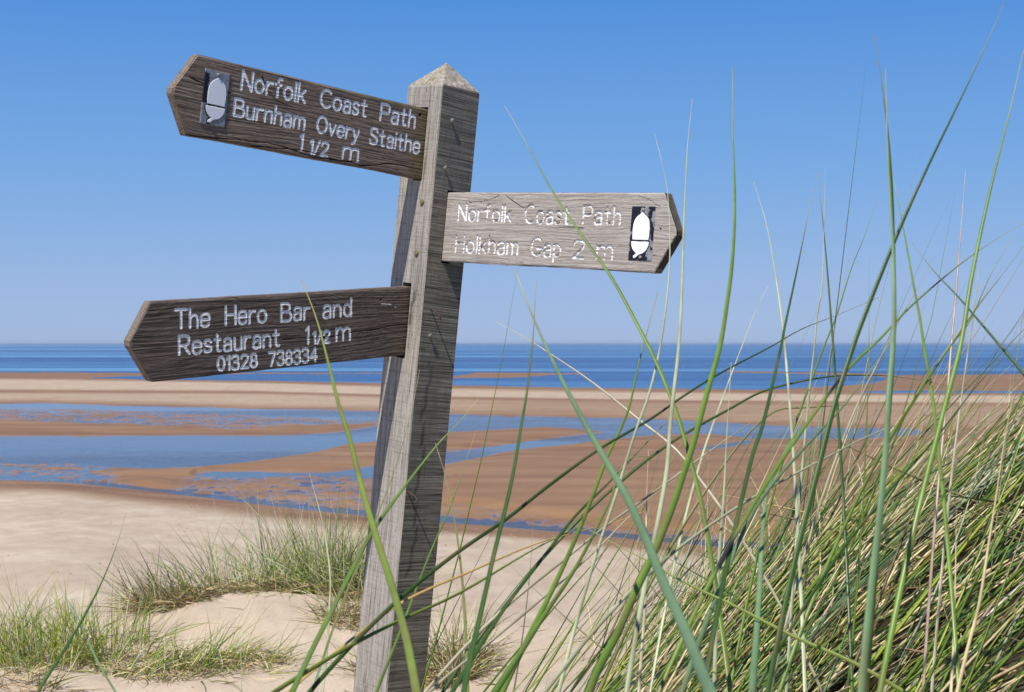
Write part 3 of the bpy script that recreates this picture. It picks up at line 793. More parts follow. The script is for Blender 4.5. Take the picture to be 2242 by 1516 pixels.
    Q.append(np.stack([up[:-1], lowr[:-1], lowr[1:], up[1:]], -1))
    Vv = np.concatenate(V)
    def ext(a): return np.concatenate([a, np.zeros(len(Vv) - n)])
    fr = ext(fresh)
    bottom = Vv[n:, 1] < -(H * .93)
    fr[n:] = np.where(bottom, .5, 0)
    Qa = np.concatenate(Q)
    mi = np.zeros(len(Qa), int); mi[len(Q[0]):len(Q[0]) + nside] = 1
    if key == 'C':
        Qa = Qa
    if sgn < 0: pass
    # orientation: front must face +z
    a, b, c = Vv[Qa[0][0]], Vv[Qa[0][1]], Vv[Qa[0][2]]
    if np.cross(b - a, c - a)[2] < 0: Qa = Qa[:, ::-1]
    # only the pointed end shows end grain; long edges keep the board's wood
    cen = Vv[Qa].mean(1)
    mi = np.where((mi == 1) & (np.abs(cen[:, 0]) < L - 0.004), 0, mi)
    me = mesh_from('finger_board', Vv, Qa, attrs={'paint': ext(paint.astype(float)), 'crack': ext(crack), 'fresh': fr, 'algae': ext(algae)}, mats=list(B['mat']), mat_idx=mi)
    c, s = math.cos(ti), math.sin(ti); h = 0.05
    if key != 'C':
        org = Vector((-h + off, -h, zt)); ax = Vector((0, c, s)); ay = Vector((0, -s, c)); az = Vector((1, 0, 0))
    else:
        org = Vector((h, -h + off, zt)); ax = Vector((c, 0, -s)); ay = Vector((s, 0, c)); az = Vector((0, -1, 0))
    org.z += POST_H
    m = Matrix(((ax.x, ay.x, az.x, org.x), (ax.y, ay.y, az.y, org.y), (ax.z, ay.z, az.z, org.z), (0, 0, 0, 1)))
    o = link('finger_board', me, root, m)
    o['label'] = B['label']
    return o
boards = {k: build_board(k) for k in 'ABC'}

def poly_sd(P, poly):
    """signed distance, positive inside"""
    poly = np.array(poly); d = np.full(len(P), 9.0); ins = np.zeros(len(P), bool)
    for a, b in zip(poly, np.roll(poly, -1, 0)):
        ab = b - a; t = np.clip(((P - a) @ ab) / (ab @ ab + 1e-12), 0, 1)
        d = np.minimum(d, np.hypot(*(P - a - t[:, None] * ab).T))
        c = ((a[1] > P[:, 1]) != (b[1] > P[:, 1])) & (P[:, 0] < (b[0] - a[0]) * (P[:, 1] - a[1]) / (b[1] - a[1] + 1e-12) + a[0])
        ins ^= c
    return np.where(ins, d, -d)

def build_plaque(key, cx, cy, w, h):
    nx, ny = 90, 160
    gx, gy = np.meshgrid(np.linspace(-w / 2, w / 2, nx), np.linspace(-h / 2, h / 2, ny), indexing='ij')
    P = np.stack([gx.ravel(), gy.ravel()], 1) / MM
    # acorn: nut above, cup below, stalk to the lower left (millimetres)
    nut = sm([(-19.5, -11), (-20.5, -2), (-20.5, 12), (-18, 22), (-11, 29), (-3, 33), (0, 36.5), (3, 33), (11, 29), (18, 22), (20.5, 12), (20.5, -2), (19.5, -11)], 1)
    cup = sm([(-22, -14), (-21, -22), (-15, -30), (-5, -35), (5, -35), (14, -30), (20, -22), (21.5, -14)], 1)
    stalk = [(-4, -31), (2, -34), (-10, -41.5), (-14.5, -42), (-15, -38.5)]
    sk = lambda poly: [(x * .88 + (2.6 if key == 'A' else -1.0), y) for x, y in poly]
    sd = np.maximum(np.maximum(poly_sd(P, sk(nut)), poly_sd(P, sk(cup))), poly_sd(P, sk(stalk)))
    n = fbm(P[:, 0] * .35, P[:, 1] * .35, ord(key), 4) - .5
    n2 = fbm(P[:, 0] * .12 + 5, P[:, 1] * .12, ord(key) + 3, 4)
    paint = sstep(-.3, .3, sd + n * .8)
    if key == 'A':
        film = sstep(.0, .8, -14.5 - P[:, 0] + 7 * n) * sstep(-12, -9, P[:, 1]) * sstep(42, 38, P[:, 1] - 6 * n) + (np.abs(sd) < .9) * (P[:, 0] < 30)
        film = np.maximum(film, ((P[:, 1] > -14.5) & (P[:, 1] < -11) & (sd > -1.5)))
        film = np.maximum(film, ((sd > -2.6) & (sd < 0) & (P[:, 1] < -14) & (P[:, 0] < 0)))
    else:
        film = (n2 < .50 + .13 * (P[:, 0] < 4)) | ((sd > -2.2) & (sd < 0)) | ((P[:, 0] < 2) & (P[:, 1] > 5))
        cap = np.hypot(P[:, 0] + 1, (P[:, 1] - 37) * .7) < 4.5 + 3 * n
        film = film & ~cap
        film = film.astype(float)
    film = np.clip(film.astype(float), 0, 1) * (1 - paint)
    z = 0.0014 + 0.0009 * paint
    ef = np.minimum(w / 2 - np.abs(gx), h / 2 - np.abs(gy)).ravel()
    z = np.where(ef < 1e-6, 0.0002, z)
    V = np.column_stack([P * MM, z])
    idx = np.arange(nx * ny).reshape(nx, ny)
    Q = np.stack([idx[:-1, :-1], idx[1:, :-1], idx[1:, 1:], idx[:-1, 1:]], -1).reshape(-1, 4)
    me = mesh_from('acorn_plaque', V, Q, M_PLAQUE, {'paint': paint, 'film': film})
    sgn = 1 if key == 'C' else -1
    link('acorn_plaque', me, boards[key], Matrix.Translation((sgn * cx * MM, -cy * MM, 0.0)))
    sv, sq = lathe([(0.0028, 0.0), (0.0028, 0.0022), (0.0022, 0.003), (0.0001, 0.0032)], 12)
    sme = mesh_from('screw', sv, sq, M_NAIL)
    for dx, dy in ((1.0, 39.5), (-4.0 if key == 'A' else 2.0, -40)):
        link('screw', sme, boards[key], Matrix.Translation((sgn * cx * MM + dx * MM, -cy * MM + dy * MM, 0.0008)))
build_plaque('A', 470.0, 65.3, .0485, .0905)
build_plaque('C', 485.8, 68.5, .0503, .0905)

# ------------------------------------------------------------------ grass
PAL = {'green': (.150, .245, .034), 'dark': (.050, .105, .020), 'blue': (.17, .27, .125), 'pale': (.46, .49, .30), 'straw': (.76, .60, .33),
       'yellow': (.31, .36, .045), 'orange': (.58, .37, .13), 'olive': (.19, .20, .06), 'brown': (.22, .155, .09), 'pink': (.44, .31, .24), 'white': (.74, .66, .48)}

def tubes(P, W, C, K=4, flat=0.55, roll=None):
    """P (N,S,3) centre lines, W (N,S) half widths, C (N,S,3) colours -> one array mesh of tapering leaves"""
    N, S, _ = P.shape
    T = np.gradient(P, axis=1); T /= np.linalg.norm(T, axis=2, keepdims=True) + 1e-9
    if roll is None: roll = RNG.uniform(0, 2 * np.pi, N)
    ref = np.stack([np.sin(roll), np.cos(roll), np.zeros(N)], 1)[:, None, :]
    U = np.cross(T, np.broadcast_to(ref, T.shape)); U /= np.linalg.norm(U, axis=2, keepdims=True) + 1e-9
    Vv = np.cross(T, U)
    a = np.arange(K) * 2 * np.pi / K
    ring = P[:, :, None, :] + W[:, :, None, None] * (np.cos(a)[None, None, :, None] * U[:, :, None, :] + flat * np.sin(a)[None, None, :, None] * Vv[:, :, None, :])
    verts = ring.reshape(-1, 3); cols = np.repeat(C.reshape(-1, 3), K, 0)
    base = (np.arange(N) * S * K)[:, None, None] + (np.arange(S - 1) * K)[None, :, None] + np.arange(K)[None, None, :]
    nxt = (np.arange(N) * S * K)[:, None, None] + (np.arange(S - 1) * K)[None, :, None] + ((np.arange(K) + 1) % K)[None, None, :]
    Q = np.stack([base, nxt, nxt + K, base + K], -1).reshape(-1, 4)
    return verts, Q, cols

def leaves(rootp, az, lean, length, bend, width, col, tipcol, S=9, K=4, basecol=None):
    """vectorised leaf clumps: azimuth, lean from vertical at the root, extra bend towards the tip"""
    N = len(rootp); t = np.linspace(0, 1, S)[None, :]
    ang = lean[:, None] + bend[:, None] * t ** 1.3
    dz = np.cos(ang); dr = np.sin(ang)
    seg = length[:, None] / (S - 1)
    z = np.concatenate([np.zeros((N, 1)), np.cumsum((dz * seg)[:, :-1], 1)], 1)
    r = np.concatenate([np.zeros((N, 1)), np.cumsum((dr * seg)[:, :-1], 1)], 1)
    twist = az[:, None] + RNG.normal(0, .22, N)[:, None] * t
    P = np.stack([rootp[:, None, 0] + r * np.cos(twist), rootp[:, None, 1] + r * np.sin(twist), rootp[:, None, 2] + z], -1)
    Wd = width[:, None] * np.clip(1.02 - t ** 1.5, .04, 1) * (0.75 + .25 * np.minimum(t * 6, 1))
    tt = sstep(.72, 1.0, t)[..., None]
    C = col[:, None, :] * (1 - tt) + tipcol[:, None, :] * tt
    if basecol is not None:
        bt = sstep(.22, .0, t)[..., None]; C = C * (1 - bt) + basecol[:, None, :] * bt
    return tubes(P, Wd, C, K)

def pick_cols(N, mixd, jit=.22):
    names = list(mixd); pr = np.array([mixd[k] for k in names], float); pr /= pr.sum()
    i = RNG.choice(len(names), N, p=pr)
    c = np.array([PAL[k] for k in names])[i]
    return np.clip(c * RNG.uniform(1 - jit, 1 + jit, (N, 1)) * RNG.uniform(.93, 1.07, (N, 3)), .004, .9), i

def join_meshes(parts):
    V = []; Q = []; C = []; b = 0
    for v, q, c in parts:
        V.append(v); Q.append(q + b); C.append(c); b += len(v)
    return np.concatenate(V), np.concatenate(Q), np.concatenate(C)

def grass_obj(name, parts, origin=None):
    v, q, c = join_meshes(parts)
    if origin is not None: v = v - np.array(origin)
    o = link(name, mesh_from(name, v, q, M_GRASS, {'hue': c}))
    if origin is not None: o.location = origin
    return o

def at(px, py, d):
    return np.array([(px - CX) * d / F, d, CAM_H - (py - CY) * d / F])

# ---- the dense marram on the dune shoulder at the right
def bank():
    parts = []
    def patch(N, xr, yr, mixd, lean, lean_sd, L, Lsd, w, az0=0.0, az_sd=.55, bend=.25, dens=None):
        x = RNG.uniform(*xr, N * 5); y = RNG.uniform(*yr, N * 5)
        ok = np.ones(len(x), bool) if dens is None else RNG.uniform(0, 1, len(x)) < dens(x, y)
        # clumpiness
        ok &= RNG.uniform(0, 1, len(x)) < np.clip(2.8 * fbm(x * 4.0, y * 4.0, 101, 3) - .75, .05, 1)
        x = x[ok][:N]; y = y[ok][:N]; n = len(x)
        rp = np.stack([x, y, ground_z(x, y) - .02], 1)
        col, ci = pick_cols(n, mixd)
        tip, _ = pick_cols(n, {'straw': 1, 'yellow': .3, 'pale': .6})
        tip = col * .5 + tip * .5
        bc, _ = pick_cols(n, {'straw': 1, 'brown': 1, 'olive': 1})
        az = RNG.normal(az0, az_sd, n); ln = RNG.normal(lean, lean_sd, n)
        le = np.clip(RNG.normal(L, Lsd, n), .12, 1.5)
        parts.append(leaves(rp, az, ln, le, RNG.normal(bend, .25, n), w * RNG.uniform(.6, 1.25, n), col, tip, 9, 4, bc))
    body = lambda x, y: sstep(.0, .45, x - .16 * (y - 2.0))
    green = {'green': 5, 'dark': 4, 'blue': 1.2, 'yellow': 1.6, 'pale': .7, 'straw': .6}
    straw = {'straw': 5, 'white': 3.5, 'pale': 1.2, 'brown': 1.6, 'orange': .9, 'pink': .6}
    patch(1800, (-.1, 2.0), (.95, 3.8), green, 1.10, .20, .62, .14, .0043, .0, .26, .06, body)
    patch(2900, (-.1, 2.0), (.95, 3.8), straw, 1.22, .22, .64, .19, .0038, .0, .34, .06, body)
    patch(800, (.0, 2.0), (1.0, 3.8), {'brown': 3, 'straw': 1, 'olive': 1.5, 'dark': 1.5}, 1.42, .2, .36, .10, .0032, .2, 1.2, .05, body)
    patch(260, (.1, 1.7), (1.0, 3.2), {'green': 4, 'blue': 1.2, 'yellow': 1.4, 'dark': 2, 'straw': 1.5}, .84, .20, .74, .15, .0040, .03, .35, .10, body)
    patch(14, (.25, .8), (1.3, 2.8), {'green': 3, 'blue': 2, 'pale': 2, 'dark': 1, 'pink': .6}, .28, .16, .74, .15, .0024, .3, .9, .15, body)
    edge = lambda x, y: sstep(.15, .6, x)
    patch(1300, (.15, 2.2), (3.3, 5.6), {'green': 3, 'dark': 2, 'straw': 3.5, 'pale': 2, 'brown': 1}, .80, .32, .40, .12, .0030, .2, .7, .2, edge)
    fr = lambda x, y: .9 + 0 * x
    patch(330, (-.52, .22), (1.35, 2.7), {'green': 5, 'dark': 3, 'blue': 1, 'straw': 1.6, 'yellow': 2, 'orange': .6}, .84, .17, 1.16, .14, .0030, .0, .22, .20, fr)
    patch(380, (-.50, .36), (1.5, 3.0), {'green': 4, 'dark': 2.5, 'straw': 2.4, 'yellow': 1.6, 'orange': .6}, 1.04, .16, 1.06, .16, .0029, .0, .26, .10, fr)
    patch(480, (-.05, .60), (1.7, 3.6), {'green': 3, 'dark': 2, 'straw': 3, 'yellow': 1, 'brown': 1}, 1.05, .26, .52, .16, .0034, .0, .45, .08, fr)
    o = grass_obj('marram_grass', parts)
    tag(o, 'dense green and straw marram grass leaning over the dune shoulder', 'grass', kind='stuff')
bank()

# ---- separate tufts on the open sand
def tuft(cx, cy, rx, ry, N, L, mixd, label, w=.0033, lean=.5, lean_sd=.42, mass=1.0, az0=None, Lsd=.3, thatch=0, seed=0, hgt=None, stems=0):
    n = N
    a = RNG.uniform(0, 2 * np.pi, n); rr = np.sqrt(RNG.uniform(0, 1, n)) ** mass
    x = cx + rx * rr * np.cos(a); y = cy + ry * rr * np.sin(a)
    cl = fbm(x * 7 + seed, y * 7, 201 + seed, 2)
    keep = RNG.uniform(0, 1, n) < np.clip(3.2 * cl - 1.0, .05, 1)
    x, y, a, rr = x[keep], y[keep], a[keep], rr[keep]; n = len(x)
    rp = np.stack([x, y, ground_z(x, y) - .01], 1)
    col, _ = pick_cols(n, mixd); tip, _ = pick_cols(n, {'straw': 1, 'pale': 1, 'olive': 1}); tip = col * .5 + tip * .5
    bc, _ = pick_cols(n, {'straw': 2, 'brown': 1, 'yellow': 1})
    az = a + RNG.normal(0, .8, n) if az0 is None else RNG.normal(az0, .9, n)
    ln = np.abs(RNG.normal(lean, lean_sd, n)) * (.35 + .75 * rr)
    le = L * np.clip(RNG.normal(1, Lsd, n), .25, 1.8)
    if hgt is not None: le = le * hgt(x, y)
    col = np.clip(col * 1.3, 0, .8); tip = np.clip(tip * 1.2, 0, .8)
    parts = [leaves(rp, az, ln, le, RNG.normal(.45, .35, n), w * RNG.uniform(.55, 1.2, n), col, tip, 8, 3, bc)]
    if stems:
        a = RNG.uniform(0, 2 * np.pi, stems); rr = .7 * np.sqrt(RNG.uniform(0, 1, stems))
        x = cx + rx * rr * np.cos(a); y = cy + ry * rr * np.sin(a)
        rp = np.stack([x, y, ground_z(x, y)], 1)
        col, _ = pick_cols(stems, {'white': 2, 'straw': 2, 'olive': .6, 'brown': .6})
        parts.append(leaves(rp, RNG.normal(2.6, 1.2, stems), np.abs(RNG.normal(.3, .2, stems)), L * RNG.uniform(1.2, 1.75, stems), RNG.normal(.35, .3, stems), w * .62 * RNG.uniform(.7, 1.1, stems), col, col, 10, 3))
    if thatch:
        a = RNG.uniform(0, 2 * np.pi, thatch); rr = np.sqrt(RNG.uniform(0, 1, thatch))
        x = cx + rx * rr * np.cos(a); y = cy + ry * rr * np.sin(a)
        rp = np.stack([x, y, ground_z(x, y) + RNG.uniform(.0, .04, thatch)], 1)
        col, _ = pick_cols(thatch, {'brown': 3, 'straw': 2, 'olive': 1, 'orange': .4})
        parts.append(leaves(rp, RNG.uniform(0, 2 * np.pi, thatch), RNG.normal(1.35, .2, thatch), L * RNG.uniform(.3, .8, thatch), RNG.normal(.3, .2, thatch), w * .8 * RNG.uniform(.6, 1.1, thatch), col, col * .9, 6, 3))
    o = grass_obj('grass_tuft', parts, (cx, cy, float(ground_z(cx, cy))))
    tag(o, label, 'grass tuft', 'marram tufts on the open sand')
    return o
GREENS = {'green': 3, 'dark': .7, 'olive': 1, 'yellow': 3, 'pale': 2, 'straw': 4}
tuft(-.88, 6.35, .25, .24, 700, .38, {'green': 4, 'dark': 1, 'blue': 1.5, 'yellow': 1.5, 'straw': 3, 'pale': 3}, 'tallest green marram tuft crowning the sand hummock left of the post', lean=.40, thatch=240, seed=1, stems=26)
tuft(-1.20, 6.25, .28, .22, 600, .30, GREENS, 'spreading tuft on the middle of the hummock beside the tallest tuft', lean=.80, thatch=320, seed=2, stems=14)
tuft(-1.48, 6.08, .15, .18, 460, .24, {'brown': 4, 'straw': 3, 'olive': 1.5, 'dark': 1}, 'brown thatch of dead grass hanging off the left end of the hummock', lean=.95, az0=3.6, thatch=700, seed=3)
tuft(-.66, 6.25, .20, .22, 520, .34, {'green': 3, 'olive': 1, 'straw': 4, 'yellow': 3, 'pale': 1.5}, 'marram tuft on the hummock close against the left side of the post', lean=.5, thatch=320, seed=4, stems=16)
tuft(-.66, 5.75, .15, .12, 220, .16, {'brown': 2, 'straw': 4, 'olive': 2}, 'low brown tuft on the bare slope of the hummock left of the post', lean=.9, thatch=220, seed=9)
tuft(-1.80, 5.36, .20, .22, 460, .24, {'yellow': 5, 'green': 2.5, 'pale': 2, 'straw': 2}, 'bright yellow-green tuft at the left edge of the sand', lean=.42, thatch=60, seed=5, stems=10)
tuft(-1.56, 5.40, .17, .16, 360, .25, {'green': 4, 'yellow': 4, 'pale': 1.5, 'straw': 1.5}, 'fresh green upright tuft between the left edge and the hummock', lean=.42, thatch=60, seed=6, stems=10)
tuft(-2.05, 5.52, .14, .18, 320, .24, {'olive': 2, 'green': 2, 'straw': 3, 'yellow': 2}, 'dull olive tuft cut off by the left edge of the photo', lean=.7, thatch=150, seed=10)
tuft(-1.72, 4.92, .14, .10, 170, .17, {'olive': 3, 'green': 2, 'straw': 3, 'brown': 1}, 'sparse low tuft on the sand in the bottom left corner', lean=.8, thatch=60, seed=12)
tuft(-1.14, 5.12, .36, .16, 620, .19, {'olive': 2, 'green': 2.5, 'straw': 4, 'yellow': 3, 'pale': 1}, 'low matted tuft on the sand in front of the bare hummock slope', lean=1.1, lean_sd=.3, az0=.3, thatch=380, seed=7)
tuft(-.21, 4.9, .10, .20, 560, .22, {'brown': 4, 'straw': 4, 'olive': 2, 'green': .7}, 'dry brown tuft tucked just right of the post behind the tall blades', lean=.7, thatch=700, seed=8)
tuft(-.42, 5.0, .16, .14, 240, .19, {'olive': 2, 'straw': 3, 'green': 2, 'brown': 1}, 'thin tuft at the bottom edge just left of the post foot', lean=.8, thatch=160, seed=11)

# ---- tall single blades: real leaves at their own distance, rooted in the dune
H_ = [
 # label, colour, depth tip->root, base width px, points tip first
 ('tall dark green blade slanting up to the top right corner', 'dark', 1.25, 1.05, 14, [(2201, 2), (2154, 110), (2094, 236), (2038, 351), (1983, 471), (1933, 591), (1893, 692), (1868, 760), (1827, 888), (1802, 986), (1776, 1088), (1751, 1185), (1725, 1300)]),
 ('dark curved tip that joins the thick upright blade near the top right', 'dark', 1.3, 1.2, 13, [(1913, 75), (1931, 185), (1943, 281), (1952, 401), (1956, 526), (1958, 640), (1956, 760), (1946, 900), (1930, 1080)]),
 ('thickest upright pale green blade, right of centre in the tall grass', 'blue', 1.15, .85, 23, [(1939, 150), (1943, 301), (1949, 426), (1956, 551), (1958, 677), (1955, 760), (1946, 868), (1940, 980), (1925, 1139), (1909, 1277), (1891, 1456), (1886, 1516)]),
 ('long green blade rising to the right edge below the top corner', 'green', 1.3, 1.1, 13, [(2241, 110), (2214, 231), (2179, 371), (2149, 501), (2124, 627), (2104, 752), (2066, 900), (2020, 1080)]),
 ('tall dark green blade standing alone right of the Holkham arrow', 'green', 1.5, 1.0, 22, [(1604, 148), (1605, 301), (1609, 451), (1603, 576), (1590, 677), (1576, 760), (1546, 868), (1520, 965), (1500, 1027), (1473, 1109), (1432, 1211), (1391, 1296), (1353, 1385), (1313, 1460), (1292, 1510)]),
 ('pale upright blade just touching the tip of the Holkham arrow', 'pale', 1.6, 1.2, 11, [(1516, 218), (1506, 311), (1500, 426), (1496, 526), (1492, 652), (1486, 760), (1476, 851), (1468, 923), (1460, 1028), (1443, 1128), (1420, 1240)]),
 ('pale bent blade crossing the shoulder of the Holkham arrow', 'pale', 1.7, 1.3, 9, [(1433, 292), (1450, 360), (1462, 426), (1467, 526), (1463, 627), (1447, 752), (1422, 860), (1390, 950), (1350, 1080), (1310, 1200)]),
 ('thin pale green blade leaning left against the sky', 'pale', 1.9, 1.5, 8, [(1650, 398), (1678, 491), (1698, 601), (1715, 722), (1722, 800), (1732, 920), (1740, 1040)]),
 ('dark green blade leaning right from the sea into mid sky', 'dark', 1.6, 1.2, 12, [(1779, 411), (1768, 476), (1743, 601), (1718, 717), (1712, 750), (1689, 853), (1669, 934), (1648, 996), (1623, 1098), (1597, 1211)]),
 ('thin dark blade leaning left beside a straight pale one', 'dark', 1.9, 1.6, 7, [(1786, 376), (1798, 451), (1810, 576), (1819, 692), (1826, 780), (1834, 900), (1842, 1020)]),
 ('thin straight pale blade crossed by a dark one in mid sky', 'pale', 1.9, 1.6, 7, [(1807, 368), (1804, 501), (1800, 627), (1789, 692), (1783, 760), (1770, 880), (1757, 1020)]),
 ('faint green blade leaning right behind the top right diagonal', 'green', 2.1, 1.7, 7, [(1921, 436), (1893, 516), (1863, 591), (1833, 687), (1805, 757), (1770, 850), (1730, 960)]),
 ('short thin blade rising right just above the sea line', 'pale', 2.2, 1.9, 6, [(1682, 626), (1658, 672), (1625, 757), (1590, 850), (1550, 960)]),
 ('green blade leaning left behind the thick upright blade', 'green', 1.7, 1.4, 9, [(1952, 370), (1978, 501), (1996, 602), (2013, 692), (2023, 757), (2040, 860), (2052, 960)]),
 ('long green stem with dark nodes running to the right edge', 'green', 1.5, 1.2, 10, [(2250, 484), (2194, 516), (2119, 566), (2044, 627), (1983, 682), (1927, 742), (1858, 807), (1787, 900), (1730, 980), (1669, 1073), (1600, 1190)]),
 ('long green blade arching low from the post foot across the sea line', 'dark', 1.7, 1.25, 10, [(1923, 652), (1883, 669), (1823, 694), (1753, 722), (1683, 762), (1576, 818), (1499, 866), (1421, 920), (1310, 985), (1200, 1065), (1111, 1135), (1000, 1211), (900, 1290)]),
 ('dark blade slanting down to the right edge across the sea line', 'dark', 1.4, 1.3, 9, [(1993, 526), (2043, 592), (2104, 657), (2189, 757), (2242, 820), (2300, 900)]),
 ('thin green blade at the right edge, inner of a parallel pair', 'green', 1.7, 1.5, 7, [(2219, 516), (2169, 602), (2124, 702), (2079, 760), (2020, 850), (1950, 960)]),
 ('thin green blade at the right edge, outer of a parallel pair', 'green', 1.6, 1.4, 8, [(2250, 528), (2194, 602), (2144, 667), (2089, 747), (2030, 830), (1960, 940)]),
 ('pinkish dry stem standing against the sky near the right edge', 'pink', 2.0, 1.8, 6, [(2114, 371), (2106, 476), (2094, 627), (2084, 742), (2074, 860), (2062, 980)]),
 ('whitish dry blade pointing up right above the sea line', 'white', 1.9, 1.7, 7, [(2046, 561), (2008, 632), (1968, 702), (1940, 760), (1890, 860)]),
 ('pale upright dry blade close to the right edge above the sea', 'white', 1.9, 1.7, 7, [(2146, 556), (2136, 652), (2121, 760), (2104, 880), (2090, 990)]),
 ('broad yellow-green blade crossing the corner of the Hero Bar board', 'yellow', 1.45, 1.0, 22, [(660, 612), (690, 690), (710, 760), (740, 880), (765, 960), (790, 1060), (825, 1180), (860, 1290), (890, 1400), (912, 1516)]),
 ('slender dark blade crossing the face of the Holkham board', 'green', 1.7, 1.3, 12, [(1105, 232), (1150, 310), (1210, 420), (1270, 510), (1340, 610), (1400, 720), (1440, 800), (1480, 900), (1510, 1000), (1540, 1120), (1560, 1240)]),
 ('broad blue-green blade sweeping down right below the Holkham board', 'blue', 1.25, .72, 31, [(1127, 590), (1165, 690), (1210, 790), (1260, 890), (1310, 980), (1370, 1085), (1410, 1170), (1450, 1270), (1500, 1380), (1540, 1480), (1555, 1516)]),
 ('upright dark green blade just right of the post below the Holkham board', 'dark', 1.5, 1.15, 16, [(1174, 620), (1167, 740), (1155, 850), (1140, 940), (1125, 1030), (1105, 1120), (1080, 1220), (1060, 1310), (1030, 1440), (1015, 1516)]),
 ('thin straw blade falling right across the sea below the Holkham board', 'white', 2.2, 2.0, 6, [(1083, 703), (1150, 740), (1220, 785), (1300, 840), (1400, 920), (1480, 985), (1540, 1060)]),
 ('long yellow-green stem slanting up from the bottom left across the post', 'yellow', 1.5, 1.1, 14, [(1364, 1109), (1296, 1140), (1230, 1172), (1153, 1212), (1006, 1299), (860, 1366), (740, 1430), (600, 1516)]),
 ('long orange and straw blade slanting across the post foot', 'orange', 1.6, 1.2, 10, [(1410, 1120), (1370, 1136), (1290, 1158), (1177, 1190), (1098, 1222), (1006, 1262), (952, 1284), (867, 1327), (770, 1400), (660, 1490)]),
 ('thick green blade crossing the post with its tip right of it', 'green', 1.6, 1.1, 19, [(1047, 875), (1005, 925), (957, 975), (891, 1059), (818, 1160), (770, 1250), (725, 1340), (680, 1430), (640, 1516)]),
 ('thin green blade rising in front of the pale post face', 'olive', 1.9, 1.6, 7, [(919, 811), (900, 902), (870, 1011), (830, 1120), (790, 1220), (750, 1320)]),
 ('thin blade with a straw tip rising right of the post over wet sand', 'green', 1.8, 1.4, 9, [(1042, 944), (1012, 1035), (982, 1120), (945, 1204), (903, 1313), (870, 1400), (830, 1500)]),
 ('upright green stem along the right edge of the post', 'olive', 1.7, 1.4, 9, [(953, 970), (973, 1035), (994, 1132), (1009, 1240), (1018, 1355), (1022, 1446), (1024, 1516)]),
 ('dark green blade standing alone on the left over the sand', 'dark', 1.9, 1.6, 10, [(276, 1122), (255, 1195), (225, 1270), (190, 1340), (155, 1400), (118, 1460), (80, 1520)]),
 ('pale blue-green blade leaning left in the lower left corner', 'blue', 1.9, 1.6, 8, [(115, 1249), (142, 1303), (169, 1349), (192, 1403), (222, 1464), (253, 1516)]),
 ('short pale blue blade stub at the bottom edge left of the post', 'blue', 1.3, 1.25, 13, [(526, 1407), (528, 1460), (529, 1516)]),
 ('pale thin stalk rising over the tallest tuft left of the post', 'pale', 2.3, 1.9, 7, [(677, 1036), (702, 1127), (713, 1180), (723, 1265), (721, 1330), (716, 1420), (706, 1516)]),
 ('pale green leaf at the left side of the post foot', 'blue', 1.7, 1.5, 8, [(792, 1225), (767, 1280), (742, 1340), (718, 1410), (690, 1500)]),
 ('straight pale green blade whose tip ends at the sea line', 'pale', 1.5, 1.2, 12, [(1601, 794), (1592, 945), (1584, 1098), (1574, 1226), (1567, 1405), (1564, 1516)]),
 ('light green upright blade left of the thickest one in the dense grass', 'blue', 1.5, 1.05, 18, [(1790, 860), (1735, 960), (1695, 1040), (1677, 1090), (1668, 1190), (1663, 1290), (1653, 1431), (1646, 1516)]),
 ('long tan dry stalk curving down through the dense grass at the right', 'straw', 1.3, 1.1, 13, [(2218, 870), (2205, 930), (2196, 986), (2181, 1088), (2165, 1190), (2145, 1318), (2119, 1420), (2096, 1516)]),
 ('straight thin straw stalk in front of the dense grass at the right', 'straw', 1.4, 1.2, 8, [(2094, 1119), (2092, 1252), (2088, 1405), (2082, 1516)]),
 ('arched dark blade bowing over below the sea line', 'dark', 1.8, 1.6, 8, [(2099, 850), (2037, 837), (1961, 825), (1899, 822), (1827, 824), (1756, 835), (1669, 858), (1592, 899), (1500, 950), (1420, 1005), (1330, 1080)]),
 ('nearly level dark blade over the sandbank at the right', 'olive', 1.9, 1.8, 7, [(1945, 881), (1890, 884), (1833, 888), (1770, 893), (1697, 901), (1630, 960), (1570, 1040)]),
 ('long straw blade slanting up across the blue channel', 'white', 1.8, 1.5, 8, [(1732, 870), (1623, 940), (1515, 1016), (1440, 1072), (1330, 1150), (1230, 1230), (1130, 1310)]),
 ('pale green blade rising gently across the dense grass top', 'pale', 1.6, 1.3, 9, [(2090, 890), (1925, 945), (1802, 1006), (1700, 1060), (1600, 1120), (1500, 1190)]),
 ('dark diagonal blade ending at the right edge below the sea line', 'dark', 1.5, 1.3, 10, [(2250, 728), (2145, 837), (2053, 955), (1960, 1060), (1870, 1170)]),
 ('light green diagonal blade with straw edge through the grass top', 'blue', 1.5, 1.15, 13, [(1952, 748), (1909, 807), (1848, 888), (1776, 965), (1694, 1057), (1640, 1140), (1587, 1260), (1540, 1380)]),
 ('yellow-green stem sloping down right into the dense grass', 'yellow', 1.2, 1.1, 10, [(1290, 1160), (1364, 1201), (1418, 1228), (1473, 1262), (1541, 1296), (1600, 1323), (1740, 1395), (1868, 1451), (1980, 1516)]),
 ('pale stem with dark nodes standing left of the broad blue-green blade', 'white', 1.9, 1.7, 8, [(1420, 985), (1417, 1060), (1415, 1136), (1417, 1225), (1412, 1330), (1404, 1440)]),
 ('whitish blade slanting up right in front of the sand and wet flats', 'white', 1.7, 1.4, 8, [(1560, 1000), (1480, 1050), (1400, 1110), (1310, 1200), (1200, 1300), (1080, 1400), (980, 1480)]),
 ('fresh green blade leaning right between two straw stems', 'green', 1.6, 1.2, 15, [(1440, 640), (1400, 790), (1375, 900), (1330, 1000), (1300, 1080), (1260, 1180), (1210, 1290), (1150, 1410), (1100, 1516)]),
